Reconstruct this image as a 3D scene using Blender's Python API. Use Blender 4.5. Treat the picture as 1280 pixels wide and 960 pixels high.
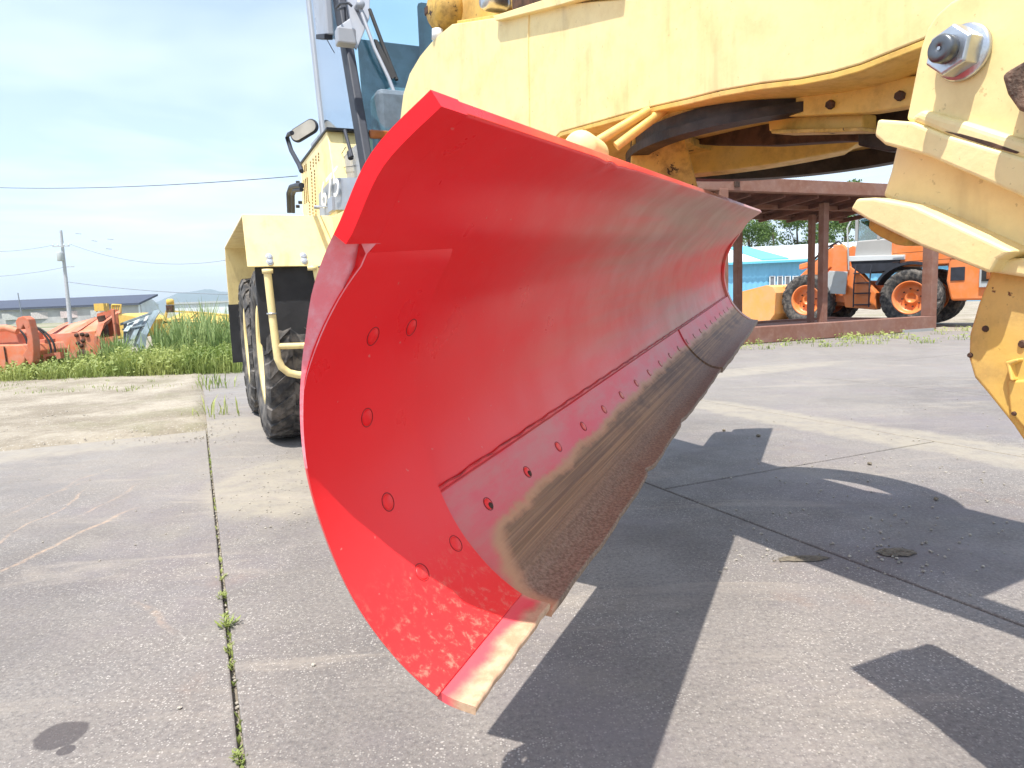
import bpy, math, random
import numpy as np
from mathutils import Vector as V3, Matrix
random.seed(7); rng = np.random.default_rng(11)
S = bpy.context.scene; COL = S.collection
for o in list(bpy.data.objects): bpy.data.objects.remove(o)
# ------------------------------------------------------------------ camera
FP = 870.; CAMH = 1.04; PITCH = math.atan(105.5/870); ROLL = math.atan(.037)
f_ = V3((0, math.cos(PITCH), -math.sin(PITCH))); r_ = V3((1, 0, 0)); u_ = r_.cross(f_)
R_ = math.cos(ROLL)*r_ - math.sin(ROLL)*u_; U_ = math.cos(ROLL)*u_ + math.sin(ROLL)*r_
EYE = V3((0, 0, CAMH))
cam = bpy.data.objects.new('camera', bpy.data.cameras.new('camera')); COL.objects.link(cam); S.camera = cam
cam.data.sensor_width = 36; cam.data.lens = FP/1280*36; cam.data.clip_start = .02; cam.data.clip_end = 20000
cam.matrix_world = Matrix(((R_.x, U_.x, -f_.x, 0), (R_.y, U_.y, -f_.y, 0), (R_.z, U_.z, -f_.z, CAMH), (0, 0, 0, 1)))
# ------------------------------------------------------------------ sun, sky, exposure
KX, KY = .19, .353                      # horizontal shadow drift per metre of height
EL = math.atan(1/math.hypot(KX, KY)); AZ = math.atan2(-KX, -KY)      # azimuth of the sun from +Y towards +X
sl = bpy.data.lights.new('sun', 'SUN'); sl.energy = 4.4; sl.angle = math.radians(.53); sl.color = (1, .96, .9)
sun = bpy.data.objects.new('sun', sl); COL.objects.link(sun)
sun.rotation_euler = V3((-KX, -KY, 1)).to_track_quat('Z', 'Y').to_euler(); sun.location = (0, 0, 30)
W = bpy.data.worlds.new('World'); S.world = W; W.use_nodes = True; wn = W.node_tree; wn.nodes.clear()
def wnode(t, **k):
    n = wn.nodes.new(t)
    for a, b in k.items(): setattr(n, a, b)
    return n
wo = wnode('ShaderNodeOutputWorld'); wb = wnode('ShaderNodeBackground'); wb.inputs[1].default_value = .145
sk = wnode('ShaderNodeTexSky', sky_type='NISHITA', sun_disc=False, sun_elevation=EL, sun_rotation=AZ, air_density=1.0, dust_density=1.2, ozone_density=1.0)
tc = wnode('ShaderNodeTexCoord'); sx = wnode('ShaderNodeSeparateXYZ'); wn.links.new(tc.outputs['Generated'], sx.inputs[0])
mz = wnode('ShaderNodeMath', operation='MAXIMUM'); mz.inputs[1].default_value = .04; wn.links.new(sx.outputs[2], mz.inputs[0])
cmbv = wnode('ShaderNodeCombineXYZ')
for i in (0, 1):
    d = wnode('ShaderNodeMath', operation='DIVIDE'); wn.links.new(sx.outputs[i], d.inputs[0]); wn.links.new(mz.outputs[0], d.inputs[1]); wn.links.new(d.outputs[0], cmbv.inputs[i])
nz = wnode('ShaderNodeTexNoise'); nz.inputs['Scale'].default_value = .42; nz.inputs['Detail'].default_value = 4; nz.inputs['Roughness'].default_value = .55; nz.inputs['Distortion'].default_value = .4
wn.links.new(cmbv.outputs[0], nz.inputs['Vector'])
cr = wnode('ShaderNodeMapRange'); cr.inputs[1].default_value = .42; cr.inputs[2].default_value = .74; cr.inputs[3].default_value = .25; cr.inputs[4].default_value = .95
wn.links.new(nz.outputs[0], cr.inputs[0])
mx = wnode('ShaderNodeMix', data_type='RGBA'); wn.links.new(cr.outputs[0], mx.inputs[0]); wn.links.new(sk.outputs[0], mx.inputs[6]); mx.inputs[7].default_value = (4.9, 5.5, 6.3, 1)
wn.links.new(mx.outputs[2], wb.inputs[0]); wn.links.new(wb.outputs[0], wo.inputs[0])
S.view_settings.view_transform = 'Standard'; S.view_settings.look = 'None'; S.view_settings.gamma = 1; S.view_settings.exposure = .82
S.render.engine = 'CYCLES'; S.cycles.max_bounces = 8; S.cycles.transparent_max_bounces = 12

# ------------------------------------------------------------------ surveying helpers
def ray(x, y): return f_ + R_*((x-640)/FP) - U_*((y-480)/FP)
def atY(x, y, Y): d = ray(x, y); return EYE + d*(Y/d.y)
def atZ(x, y, Z=0.): d = ray(x, y); return EYE + d*((Z-CAMH)/d.z)
def atP(x, y, p, n): d = ray(x, y); return EYE + d*((p-EYE).dot(n)/d.dot(n))
MA = math.radians(24.2)
MB_ = V3((-math.sin(MA), math.cos(MA), 0))          # machine axis, pointing to its rear ("along")
ML = V3((MB_.y, -MB_.x, 0))                         # machine lateral ("L"), away from camera
def mp(al, L, z): return MB_*al + ML*L + V3((0, 0, z))
def atL(x, y, L): return atP(x, y, ML*L, ML)
# ------------------------------------------------------------------ mesh builder
class MB:
    def __init__(s): s.v = []; s.f = []; s.sm = []
    def add(s, vs, fs, smooth=False):
        n = len(s.v); s.v += [tuple(v) for v in vs]; s.f += [tuple(i+n for i in f) for f in fs]; s.sm += [smooth]*len(fs); return s
    def box(s, c, d, ax=None):
        c = V3(c); X, Y, Z = ax or (V3((1, 0, 0)), V3((0, 1, 0)), V3((0, 0, 1)))
        vs = [c+X*(i*d[0]/2)+Y*(j*d[1]/2)+Z*(k*d[2]/2) for i in (-1, 1) for j in (-1, 1) for k in (-1, 1)]
        return s.add(vs, [(0, 1, 3, 2), (4, 6, 7, 5), (0, 4, 5, 1), (2, 3, 7, 6), (0, 2, 6, 4), (1, 5, 7, 3)])
    def prism(s, pts, off):                          # polygon extruded by vector
        off = V3(off); n = len(pts); P = [V3(p) for p in pts]; vs = P+[p+off for p in P]
        return s.add(vs, [tuple(range(n)), tuple(range(2*n-1, n-1, -1))]+[(i, i+n, (i+1) % n+n, (i+1) % n) for i in range(n)])
    def tube(s, path, r, n=10, closed=False, r2=None):
        P = [V3(p) for p in path]; N = len(P); vs = []; fs = []
        up = None
        for i, p in enumerate(P):
            a = P[(i-1) % N] if (closed or i) else P[i]; b = P[(i+1) % N] if (closed or i < N-1) else P[i]
            t = (b-a).normalized()
            if up is None: up = t.orthogonal().normalized()
            up = (up - t*up.dot(t)).normalized(); w = t.cross(up)
            rr = r if r2 is None else r+(r2-r)*i/(N-1)
            vs += [p+up*rr*math.cos(2*math.pi*k/n)+w*rr*math.sin(2*math.pi*k/n) for k in range(n)]
        M = N if closed else N-1
        for i in range(M):
            j = (i+1) % N
            fs += [(i*n+k, i*n+(k+1) % n, j*n+(k+1) % n, j*n+k) for k in range(n)]
        s.add(vs, fs, True)
        if not closed: s.add(vs[:n], [tuple(range(n-1, -1, -1))]); s.add(vs[-n:], [tuple(range(n))])
        return s
    def lathe(s, prof, c, ax, n=32, smooth=True):    # prof: (radius, distance along ax)
        c = V3(c); ax = V3(ax).normalized(); X = ax.orthogonal().normalized(); Y = ax.cross(X); m = len(prof)
        vs = [c+ax*h+(X*math.cos(2*math.pi*k/n)+Y*math.sin(2*math.pi*k/n))*max(r, 1e-4) for k in range(n) for r, h in prof]
        return s.add(vs, [(k*m+i, ((k+1) % n)*m+i, ((k+1) % n)*m+i+1, k*m+i+1) for k in range(n) for i in range(m-1)], smooth)
    def build(s, name, mat, parent=None, M=None, bevel=0, label=None, kind=None, seg=2, recalc=True):
        wp = WM[parent.name] if parent else Matrix.Identity(4)
        M = M or wp; inv = M.inverted()
        me = bpy.data.meshes.new(name); me.from_pydata([inv @ V3(v) for v in s.v] if M != Matrix.Identity(4) else s.v, [], s.f)
        me.polygons.foreach_set('use_smooth', s.sm); me.materials.append(mat)
        if recalc and len(s.f) < 60000:
            import bmesh
            b = bmesh.new(); b.from_mesh(me); bmesh.ops.recalc_face_normals(b, faces=b.faces); b.to_mesh(me); b.free()
        me.update()
        o = bpy.data.objects.new(name, me); COL.objects.link(o); reg(o, M, parent)
        if bevel:
            bv = o.modifiers.new('bevel', 'BEVEL'); bv.width = bevel; bv.segments = seg; bv.limit_method = 'ANGLE'; bv.angle_limit = math.radians(35); bv.harden_normals = False
        if label: o['label'] = label
        if kind: o['kind'] = kind
        return o
WM = {}
def reg(o, M, parent=None):
    WM[o.name] = M.copy()
    if parent: o.parent = parent; o.matrix_basis = WM[parent.name].inverted() @ M
    else: o.matrix_basis = M
def tag(o, label, cat, group=None, kind=None):
    o['label'] = label; o['category'] = cat
    if group: o['group'] = group
    if kind: o['kind'] = kind
    return o
def empty(name, loc, rz=0, parent=None):
    o = bpy.data.objects.new(name, None); COL.objects.link(o); o.empty_display_size = .1
    reg(o, Matrix.Translation(V3(loc)) @ Matrix.Rotation(rz, 4, 'Z'), parent); return o
def copy_tree(o, M, parent=None):
    c = o.copy(); COL.objects.link(c)
    if parent is None: c.parent = None; c.matrix_basis = M
    else: c.parent = parent
    for ch in list(o.children): copy_tree(ch, M, c)
    return c
# ------------------------------------------------------------------ materials
def newmat(name):
    m = bpy.data.materials.new(name); m.use_nodes = True; return m, m.node_tree, m.node_tree.nodes['Principled BSDF']
class G:                                             # little node helper
    def __init__(s, nt, coord='Object'):
        s.t = nt; s.tc = nt.nodes.new('ShaderNodeTexCoord'); s.geo = None; s.co = s.tc.outputs[coord]
        if coord == 'World': pass
    def world(s):
        g = s.t.nodes.new('ShaderNodeNewGeometry'); s.co = g.outputs['Position']; return s
    def link(s, a, b):
        if hasattr(a, 'links'): s.t.links.new(a, b)
        else: b.default_value = a
    def math(s, op, a, b=0., c=0., clamp=False):
        n = s.t.nodes.new('ShaderNodeMath'); n.operation = op; n.use_clamp = clamp
        s.link(a, n.inputs[0]); s.link(b, n.inputs[1]); s.link(c, n.inputs[2]); return n.outputs[0]
    def scale(s, v):
        n = s.t.nodes.new('ShaderNodeMapping'); n.inputs['Scale'].default_value = v; s.t.links.new(s.co, n.inputs[0]); return n.outputs[0]
    def noise(s, sc, det=4, rough=.55, vec=None, dist=0.):
        n = s.t.nodes.new('ShaderNodeTexNoise'); n.inputs['Scale'].default_value = sc; n.inputs['Detail'].default_value = det; n.inputs['Roughness'].default_value = rough; n.inputs['Distortion'].default_value = dist
        s.t.links.new(vec or s.co, n.inputs['Vector']); return n.outputs[0]
    def voro(s, sc, vec=None, feature='F1', out=0):
        n = s.t.nodes.new('ShaderNodeTexVoronoi'); n.feature = feature; n.inputs['Scale'].default_value = sc; s.t.links.new(vec or s.co, n.inputs['Vector']); return n.outputs[out]
    def ramp(s, x, a, b, lo=0., hi=1.):
        n = s.t.nodes.new('ShaderNodeMapRange'); n.interpolation_type = 'SMOOTHSTEP'; s.link(x, n.inputs[0])
        for i, q in enumerate((a, b, lo, hi)): n.inputs[i+1].default_value = q
        return n.outputs[0]
    def mix(s, f, a, b):
        n = s.t.nodes.new('ShaderNodeMix'); n.data_type = 'RGBA'; s.link(f, n.inputs[0])
        for q, i in ((a, 6), (b, 7)):
            if hasattr(q, 'links'): s.t.links.new(q, n.inputs[i])
            else: n.inputs[i].default_value = (*q, 1)
        return n.outputs[2]
    def xyz(s, vec=None):
        n = s.t.nodes.new('ShaderNodeSeparateXYZ'); s.t.links.new(vec or s.co, n.inputs[0]); return n.outputs
    def bump(s, h, strength=.3, dist=.01, p=None):
        n = s.t.nodes.new('ShaderNodeBump'); n.inputs['Strength'].default_value = strength; n.inputs['Distance'].default_value = dist
        s.t.links.new(h, n.inputs['Height']); s.t.links.new(n.outputs[0], (p or s.t.nodes['Principled BSDF']).inputs['Normal'])
def paint(name, col, rough=.35, dust=(.45, .36, .25), dustamt=.25, rust=0., fade=.12, sc=1., metal=0., rustcol=(.09, .035, .015), peel=.006, streak=0.):
    m, nt, p = newmat(name); g = G(nt)
    c = g.mix(g.ramp(g.noise(2.3*sc, 5), .35, .7, 0, 1), col, tuple(min(1, q*(1-fade)+.5*fade) for q in col))
    if streak: c = g.mix(g.math('MULTIPLY', g.ramp(g.noise(9*sc, 4, .6, g.scale((1, 1, .12))), .52, .75), streak), c, tuple(q*.62+.02 for q in dust))
    d = g.math('MULTIPLY', g.ramp(g.noise(7*sc, 8, .68), .4, .75), dustamt)
    c = g.mix(d, c, dust)
    sp = g.ramp(g.noise(60*sc, 3, .6), .66, .72)
    c = g.mix(g.math('MULTIPLY', sp, .35*min(1, dustamt*3)), c, tuple(q*.4 for q in dust))
    h = g.noise(35*sc, 5, .6)
    ro = g.math('ADD', g.math('MULTIPLY', d, .8), g.ramp(g.noise(4*sc, 4), .2, .8, rough-.06, rough+.12))
    if rust > 0:
        rm = g.ramp(g.noise(5*sc, 9, .66), .74-rust*.32, .76-rust*.32)
        rc = g.mix(g.noise(40*sc, 4), tuple(q*.5 for q in rustcol), tuple(q*2.6 for q in rustcol))
        c = g.mix(rm, c, rc); ro = g.math('MAXIMUM', ro, g.math('MULTIPLY', rm, .85))
        h = g.math('SUBTRACT', g.math('MULTIPLY', h, .3), rm)
    nt.links.new(c, p.inputs['Base Color']); g.link(ro, p.inputs['Roughness']); p.inputs['Metallic'].default_value = metal
    g.bump(h, .12 if not rust else .35, peel); return m
def flat(name, col, rough=.6, metal=0., var=.25, sc=8., bump=.2, coat=0.):
    m, nt, p = newmat(name); g = G(nt)
    c = g.mix(g.ramp(g.noise(sc, 6, .6), .3, .7), tuple(q*(1-var) for q in col), tuple(min(1, q*(1+var)) for q in col))
    nt.links.new(c, p.inputs['Base Color']); p.inputs['Roughness'].default_value = rough; p.inputs['Metallic'].default_value = metal; p.inputs['Coat Weight'].default_value = coat
    if bump: g.bump(g.noise(sc*6, 5), bump, .004)
    return m
YEL = (.87, .70, .32)
M_yel = paint('yellow_paint', YEL, .38, dust=(.45, .27, .1), dustamt=.32, fade=.1, streak=.35)
M_yelr = paint('yellow_paint_chipped', YEL, .4, dust=(.45, .3, .12), dustamt=.25, rust=.12, sc=2.2)
M_yelg = paint('yellow_paint_greasy', (.62, .38, .07), .5, dust=(.16, .1, .05), dustamt=.75, rust=.42, sc=2.5, rustcol=(.03, .018, .012))
M_yelw = paint('yellow_paint_worn', (.74, .47, .1), .45, dust=(.3, .17, .06), dustamt=.5, rust=.2, sc=2)
M_grease = flat('greasy_dark_metal', (.035, .025, .02), .55, .3, .5, 14, .5)
M_rustd = flat('dark_rust', (.07, .035, .022), .8, .1, .5, 20, .5)
M_grey = paint('grey_cab_paint', (.30, .32, .36), .3, dust=(.4, .38, .35), dustamt=.15)
M_greyd = flat('dark_grey_trim', (.026, .030, .042), .65, .1, .2)
M_black = flat('black_rubber', (.022, .022, .024), .7, 0, .35, 6, .3)
M_steel = flat('zinc_steel', (.55, .56, .58), .3, .9, .15, 20, .15)
M_mirror = flat('mirror_back', (.42, .38, .32), .35, .3, .15)
M_white = flat('white_decal', (.8, .8, .8), .5, 0, .05, 8, 0)
M_dark = flat('dark_void', (.02, .02, .02), .8, 0, .3)
M_orangel = flat('orange_lamp_plastic', (.30, .09, .02), .25)
M_redl = flat('red_lamp_plastic', (.6, .02, .02), .25)
def tyre_mat():
    m, nt, p = newmat('tyre_rubber'); g = G(nt)
    c = g.mix(g.ramp(g.noise(9, 7, .65), .38, .7), (.028, .028, .03), (.17, .15, .13))
    nt.links.new(c, p.inputs['Base Color']); p.inputs['Roughness'].default_value = .78; g.bump(g.noise(50, 5), .3, .004); return m
M_tyre = tyre_mat()
# --- moldboard materials share the blade's own frame: x along the blade, z up the profile
def red_mat(name, plate=False):
    m, nt, p = newmat(name); g = G(nt); X, Y, Z = g.xyz()
    red = g.mix(g.ramp(g.noise(3, 4), .3, .7), (.85, .006, .012), (.88, .012, .020))
    long_ = g.noise(3.4, 6, .6, g.scale((.09, 1.1, 1.1)), .15)
    # dust film and a pinkish sheen painted into the colour, thicker along the blade
    dfac = g.math('MULTIPLY', g.ramp(X, .22, 2.0), g.ramp(long_, .34, .66, .2, .95))
    c = g.mix(dfac, red, (.50, .24, .20))
    tan = g.math('MULTIPLY', g.math('MULTIPLY', g.ramp(X, .35, 1.6), g.ramp(g.noise(2.6, 5, .55, g.scale((.14, 1, 1.6))), .46, .68)), .65)
    c = g.mix(tan, c, (.42, .30, .20))
    # scuffed splashes of dust low on the near end
    low = g.math('MULTIPLY', g.ramp(Z, .16, .01), g.ramp(X, .5, .1))
    sc_ = g.math('MULTIPLY', g.ramp(g.noise(75, 8, .72, g.scale((1, 1, .8)), .25), .5, .68), low)
    c = g.mix(g.math('MULTIPLY', sc_, .6), c, (.72, .30, .20))
    film = g.math('MULTIPLY', g.ramp(Z, .34, .12), .12)
    c = g.mix(film, c, (.75, .20, .17))
    sp = g.ramp(g.noise(85, 2, .5), .73, .78); c = g.mix(g.math('MULTIPLY', sp, .5), c, (.7, .3, .25))
    dn = g.ramp(g.noise(22, 9, .75), .70, .72); c = g.mix(g.math('MULTIPLY', dn, .6), c, (.10, .01, .012))
    scr = g.ramp(g.noise(4, 6, .75, g.scale((.5, 30, 30))), .68, .74); c = g.mix(g.math('MULTIPLY', scr, .32), c, (.65, .25, .22))
    nt.links.new(c, p.inputs['Base Color'])
    ro = g.math('ADD', g.math('ADD', g.ramp(g.noise(6, 5), .3, .7, .26, .4), g.math('MULTIPLY', dfac, .10)), g.math('MULTIPLY', sc_, .3))
    nt.links.new(ro, p.inputs['Roughness']); p.inputs['Specular IOR Level'].default_value = .30
    h = g.math('ADD', g.math('MULTIPLY', g.noise(2.2, 2), 1.0), g.math('MULTIPLY', g.noise(60, 4), .10)); g.bump(h, .22, .010)
    return m
M_red = red_mat('red_blade_paint')
def edge_mat(name, toe=False):
    m, nt, p = newmat(name); g = G(nt); X, Y, Z = g.xyz()
    wob = g.math('MULTIPLY', g.math('SUBTRACT', g.noise(9, 6, .65), .5), .05)
    red = g.mix(g.ramp(g.noise(4, 5), .3, .7), (.72, .03, .05), (.66, .09, .11))
    st = g.noise(6, 7, .7, g.scale((.16, 22, 22)))
    st2 = g.noise(3, 6, .7, g.scale((.3, 40, 40)))
    brown = g.mix(g.ramp(st, .25, .75), (.13, .075, .05), (.36, .23, .13)); brown = g.mix(g.math('MULTIPLY', g.ramp(g.noise(7, 8, .72, g.scale((.5, 1, 1))), .42, .62), g.ramp(X, .5, 1.5, .12, .85)), brown, (.13, .085, .062)); brown = g.mix(g.math('MULTIPLY', g.ramp(g.noise(4, 5, .6, g.scale((.1, 30, 30))), .5, .6), .5), brown, (.40, .25, .13))
    brown = g.mix(g.math('MULTIPLY', g.ramp(st2, .5, .64), .45), brown, (.07, .04, .027))
    brown = g.mix(g.ramp(Z, .035, .0), brown, g.mix(g.ramp(g.noise(150, 5, .7), .35, .65), (.14, .09, .06), (.28, .20, .14)))
    if toe:
        tan = g.mix(g.ramp(g.noise(30, 7, .7), .35, .7), (.44, .27, .16), (.62, .42, .27))
        k = g.math('ADD', g.ramp(g.math('ADD', Y, wob), -.037, -.014), 0.)
        far = g.ramp(g.math('ADD', X, wob), .26, .29)
        k = g.math('MAXIMUM', k, far)
        c = g.mix(k, (.74, .09, .11), tan)
    else:
        k = g.ramp(g.math('ADD', g.math('SUBTRACT', Z, g.math('MULTIPLY', g.ramp(X, .3, 2.2), .022)), wob), .088, .058)
        near = g.ramp(g.math('SUBTRACT', g.math('ADD', X, g.math('MULTIPLY', wob, 1.5)), g.math('MULTIPLY', Z, 1.1)), .26, .335)
        k = g.math('MULTIPLY', k, near)
        dirt = g.math('MULTIPLY', g.ramp(g.noise(4, 8, .7, g.scale((.6, 2, 2))), .42, .66), .55)
        c = g.mix(dirt, red, (.50, .22, .18)); c = g.mix(k, c, brown)
        rim = g.math('MULTIPLY', k, g.math('SUBTRACT', 1, k)); c = g.mix(g.math('MULTIPLY', rim, 2.6, clamp=True), c, (.50, .33, .17))
    nt.links.new(c, p.inputs['Base Color'])
    nt.links.new(g.math('ADD', .36, g.math('MULTIPLY', k, .28)), p.inputs['Roughness'])
    g.bump(g.math('ADD', g.math('MULTIPLY', st2, g.math('MULTIPLY', k, 1.)), g.math('MULTIPLY', g.noise(110, 6, .7), g.math('ADD', .1, g.math('MULTIPLY', k, .3)))), .4, .004)
    return m
M_edge = edge_mat('worn_cutting_edge'); M_toe = edge_mat('worn_end_bit', True)

# ================================================================== GROUND
def slab_mat():
    m, nt, p = newmat('worn_slab_surface'); g = G(nt).world(); X, Y, Z = g.xyz()
    c = g.mix(g.ramp(g.noise(.55, 6, .6), .35, .66), (.140, .124, .112), (.220, .197, .174))
    c = g.mix(g.math('MULTIPLY', g.ramp(g.noise(2.1, 7, .66), .45, .7), .6), c, (.245, .22, .192))
    c = g.mix(g.math('MULTIPLY', g.ramp(g.noise(1.1, 6, .7, g.scale((1.6, .5, 1)), .6), .5, .7), .5), c, (.16, .135, .125))
    c = g.mix(g.math('MULTIPLY', g.ramp(g.noise(26, 6, .7), .45, .68), .35), c, (.14, .125, .12))
    fine = g.noise(70, 5, .8); c = g.mix(g.math('MULTIPLY', g.ramp(fine, .50, .36), .60), c, (.075, .066, .064)); c = g.mix(g.math('MULTIPLY', g.ramp(fine, .52, .66), .40), c, (.36, .33, .30))
    c = g.mix(g.math('MULTIPLY', g.ramp(g.noise(.9, 5, .65), .45, .65), .5), c, (.175, .150, .155))
    # exposed aggregate
    dist = g.voro(140); cell = g.voro(140, out=1); cv = g.xyz(cell)[0]
    chip = g.math('MULTIPLY', g.ramp(dist, .42, .30), g.ramp(cv, .60, .66))
    wear = g.math('MULTIPLY', g.ramp(g.noise(1.3, 4), .36, .6, .15, 1), g.ramp(g.noise(14, 4, .7), .35, .6, .3, 1))
    c = g.mix(g.math('MULTIPLY', chip, wear), c, g.mix(cv, (.30, .27, .235), (.42, .39, .35)))
    d2 = g.voro(75); c2 = g.xyz(g.voro(75, out=1))[1]
    chip2 = g.math('MULTIPLY', g.ramp(d2, .30, .22), g.ramp(c2, .80, .84)); c = g.mix(g.math('MULTIPLY', chip2, wear), c, (.44, .40, .36))
    # sand swept on the slabs: along joints and in patches
    L = g.math('ADD', g.math('MULTIPLY', X, ML.x), g.math('MULTIPLY', Y, ML.y)); A = g.math('ADD', g.math('MULTIPLY', X, MB_.x), g.math('MULTIPLY', Y, MB_.y))
    nn = g.noise(3, 7, .7); n2 = g.noise(40, 4, .7)
    def blob(l, a, rl, ra):
        dl = g.math('DIVIDE', g.math('SUBTRACT', L, l), rl); da = g.math('DIVIDE', g.math('SUBTRACT', A, a), ra)
        return g.math('SQRT', g.math('ADD', g.math('MULTIPLY', dl, dl), g.math('MULTIPLY', da, da)))
    sand = g.ramp(g.math('ADD', blob(.42, 4.25, .5, .75), g.math('MULTIPLY', nn, .9)), 1.55, 1.2)
    for q in ((4.4, 1.5, .35, 3.3), (4.3, 4.2, .3, 2.2), (-1.5, 6.5, 2.6, .5), (.9, 6.9, 1.6, .35), (6.0, 7.0, 2.5, .4), (2.6, 5.1, .9, .5)):
        sand = g.math('MAXIMUM', sand, g.ramp(g.math('ADD', blob(*q), g.math('MULTIPLY', nn, 1.1)), 1.6, 1.25))
    sandc = g.mix(n2, (.23, .20, .155), (.36, .32, .25))
    c = g.mix(g.math('MULTIPLY', sand, g.ramp(g.noise(7, 6, .7), .3, .6, .35, .85)), c, sandc)
    c = g.mix(g.math('MULTIPLY', g.ramp(g.noise(.8, 8, .72), .52, .7), .35), c, sandc)
    c = g.mix(g.math('MULTIPLY', g.ramp(g.noise(2.2, 6, .65, g.scale((.35, 1.6, 1)), .8), .54, .7), .35), c, (.36, .31, .25))
    c = g.mix(g.math('MULTIPLY', g.ramp(g.noise(1.4, 6, .7), .58, .72), .35), c, (.24, .165, .125))
    c = g.mix(g.math('MULTIPLY', g.ramp(g.noise(5, 9, .75), .60, .68), .4), c, (.12, .105, .10))
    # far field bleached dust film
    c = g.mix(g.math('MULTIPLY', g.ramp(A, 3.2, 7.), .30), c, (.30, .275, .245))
    # rusty drag marks, straight strokes on the left slab
    def stroke(a, b, w, amt, col=(.50, .34, .22)):
        nonlocal c
        a = atZ(*a); b = atZ(*b); d = (b-a); ln = d.length; d /= ln
        px = g.math('SUBTRACT', X, a.x); py = g.math('SUBTRACT', Y, a.y)
        t = g.math('ADD', g.math('MULTIPLY', px, d.x), g.math('MULTIPLY', py, d.y))
        s_ = g.math('ABSOLUTE', g.math('ADD', g.math('ADD', g.math('MULTIPLY', px, d.y), g.math('MULTIPLY', py, -d.x)), g.math('MULTIPLY', g.math('SUBTRACT', g.noise(1.5, 2), .5), .25)))
        k = g.math('MULTIPLY', g.math('MULTIPLY', g.ramp(s_, w, w*.25), g.ramp(t, -.02, .15)), g.ramp(t, ln+.02, ln-.2))
        k = g.math('MULTIPLY', g.math('MULTIPLY', k, g.ramp(g.noise(16, 7, .75), .38, .62)), amt*.7)
        c = g.mix(k, c, col)
    stroke((-20, 722), (178, 632), .02, .8); stroke((-20, 690), (110, 610), .012, .7); stroke((90, 650), (185, 600), .02, .4)
    stroke((-10, 650), (150, 580), .02, .3); stroke((165, 750), (215, 800), .02, .4); stroke((40, 625), (125, 598), .016, .4)
    # oil stain
    def stain(x, y, rx, ry, edge=1.0):
        nonlocal c
        q = atZ(x, y); dl = g.math('DIVIDE', g.math('SUBTRACT', X, q.x), rx); da = g.math('DIVIDE', g.math('SUBTRACT', Y, q.y), ry)
        dd = g.math('SQRT', g.math('ADD', g.math('MULTIPLY', dl, dl), g.math('MULTIPLY', da, da)))
        k = g.ramp(g.math('ADD', dd, g.math('MULTIPLY', g.noise(28, 5), .4)), 1.25, 1.08); c = g.mix(g.math('MULTIPLY', k, .82), c, (.055, .045, .045))
    stain(76, 919, .062, .062); stain(82, 938, .022, .02)
    nt.links.new(c, p.inputs['Base Color'])
    nt.links.new(g.ramp(g.noise(3, 5), .3, .7, .55, .8), p.inputs['Roughness'])
    g.bump(g.math('ADD', g.math('ADD', g.math('MULTIPLY', g.noise(45, 7, .7), .8), g.math('MULTIPLY', chip, .5)), g.math('MULTIPLY', g.noise(3, 4), 1.5)), .5, .006)
    return m
def dirt_mat():
    m, nt, p = newmat('sandy_dirt'); g = G(nt).world()
    c = g.mix(g.ramp(g.noise(1.1, 8, .7), .35, .65), (.22, .185, .135), (.37, .325, .255))
    c = g.mix(g.math('MULTIPLY', g.ramp(g.noise(.5, 6, .7), .5, .66), .5), c, (.20, .20, .10))
    c = g.mix(g.math('MULTIPLY', g.ramp(g.noise(20, 6, .75), .5, .7), .6), c, (.17, .14, .11))
    c = g.mix(g.ramp(g.voro(30), .22, .12), c, (.48, .45, .40))
    nt.links.new(c, p.inputs['Base Color']); p.inputs['Roughness'].default_value = .95; g.bump(g.noise(12, 9, .75), .9, .03); return m
def field_mat():
    m, nt, p = newmat('field_ground'); g = G(nt).world()
    c = g.mix(g.ramp(g.noise(.12, 8, .7), .4, .62), (.30, .26, .19), (.10, .14, .05))
    nt.links.new(c, p.inputs['Base Color']); p.inputs['Roughness'].default_value = .95; g.bump(g.noise(5, 8, .75), .8, .04); return m
M_slab = slab_mat(); M_dirt = dirt_mat(); M_field = field_mat()
gr = MB(); gr.add([(-9000, -3000, -.13), (9000, -3000, -.13), (9000, 14000, -.13), (-9000, 14000, -.13)], [(0, 1, 2, 3)])
gr.build('ground', M_field, kind='structure')
pav = MB(); pav.add([mp(-6, -9.2, -.028), mp(-6, 15.2, -.028), mp(13.2, 15.2, -.028), mp(13.2, -9.2, -.028)], [(0, 1, 2, 3)])
pav_o = pav.build('pavement', M_dirt, kind='structure')
edges = [-8.95, -6.6, -4.4, -2.2, .015, 2.215, 4.42, 6.6, 8.8, 11.0, 13.1, 15.2]
starts = {-8.95: -5.6, -6.6: -5.6, -4.4: -5.6, -2.2: -5.6, .015: -5.6, 2.215: -3.1, 4.42: -4.9, 6.6: -2.7, 8.8: -5.6, 11.0: -3.4, 13.1: -5}
for i, e in enumerate(edges[:-1]):
    e2 = edges[i+1]; a = starts[e]
    while a < 12.4:
        b = a+6.1
        if e < 0 and a > 6.4: break
        g_ = .0065
        w = MB(); cx = (e+e2)/2; ln = b-a
        tilt = random.uniform(-.004, .004)
        c_ = mp((a+b)/2, cx, -.06+tilt*.3)
        w.box(c_, (e2-e-2*g_, b-a-2*g_, .12), (ML, MB_, V3((0, 0, 1))))
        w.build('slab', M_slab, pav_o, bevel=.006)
        a = b
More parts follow.
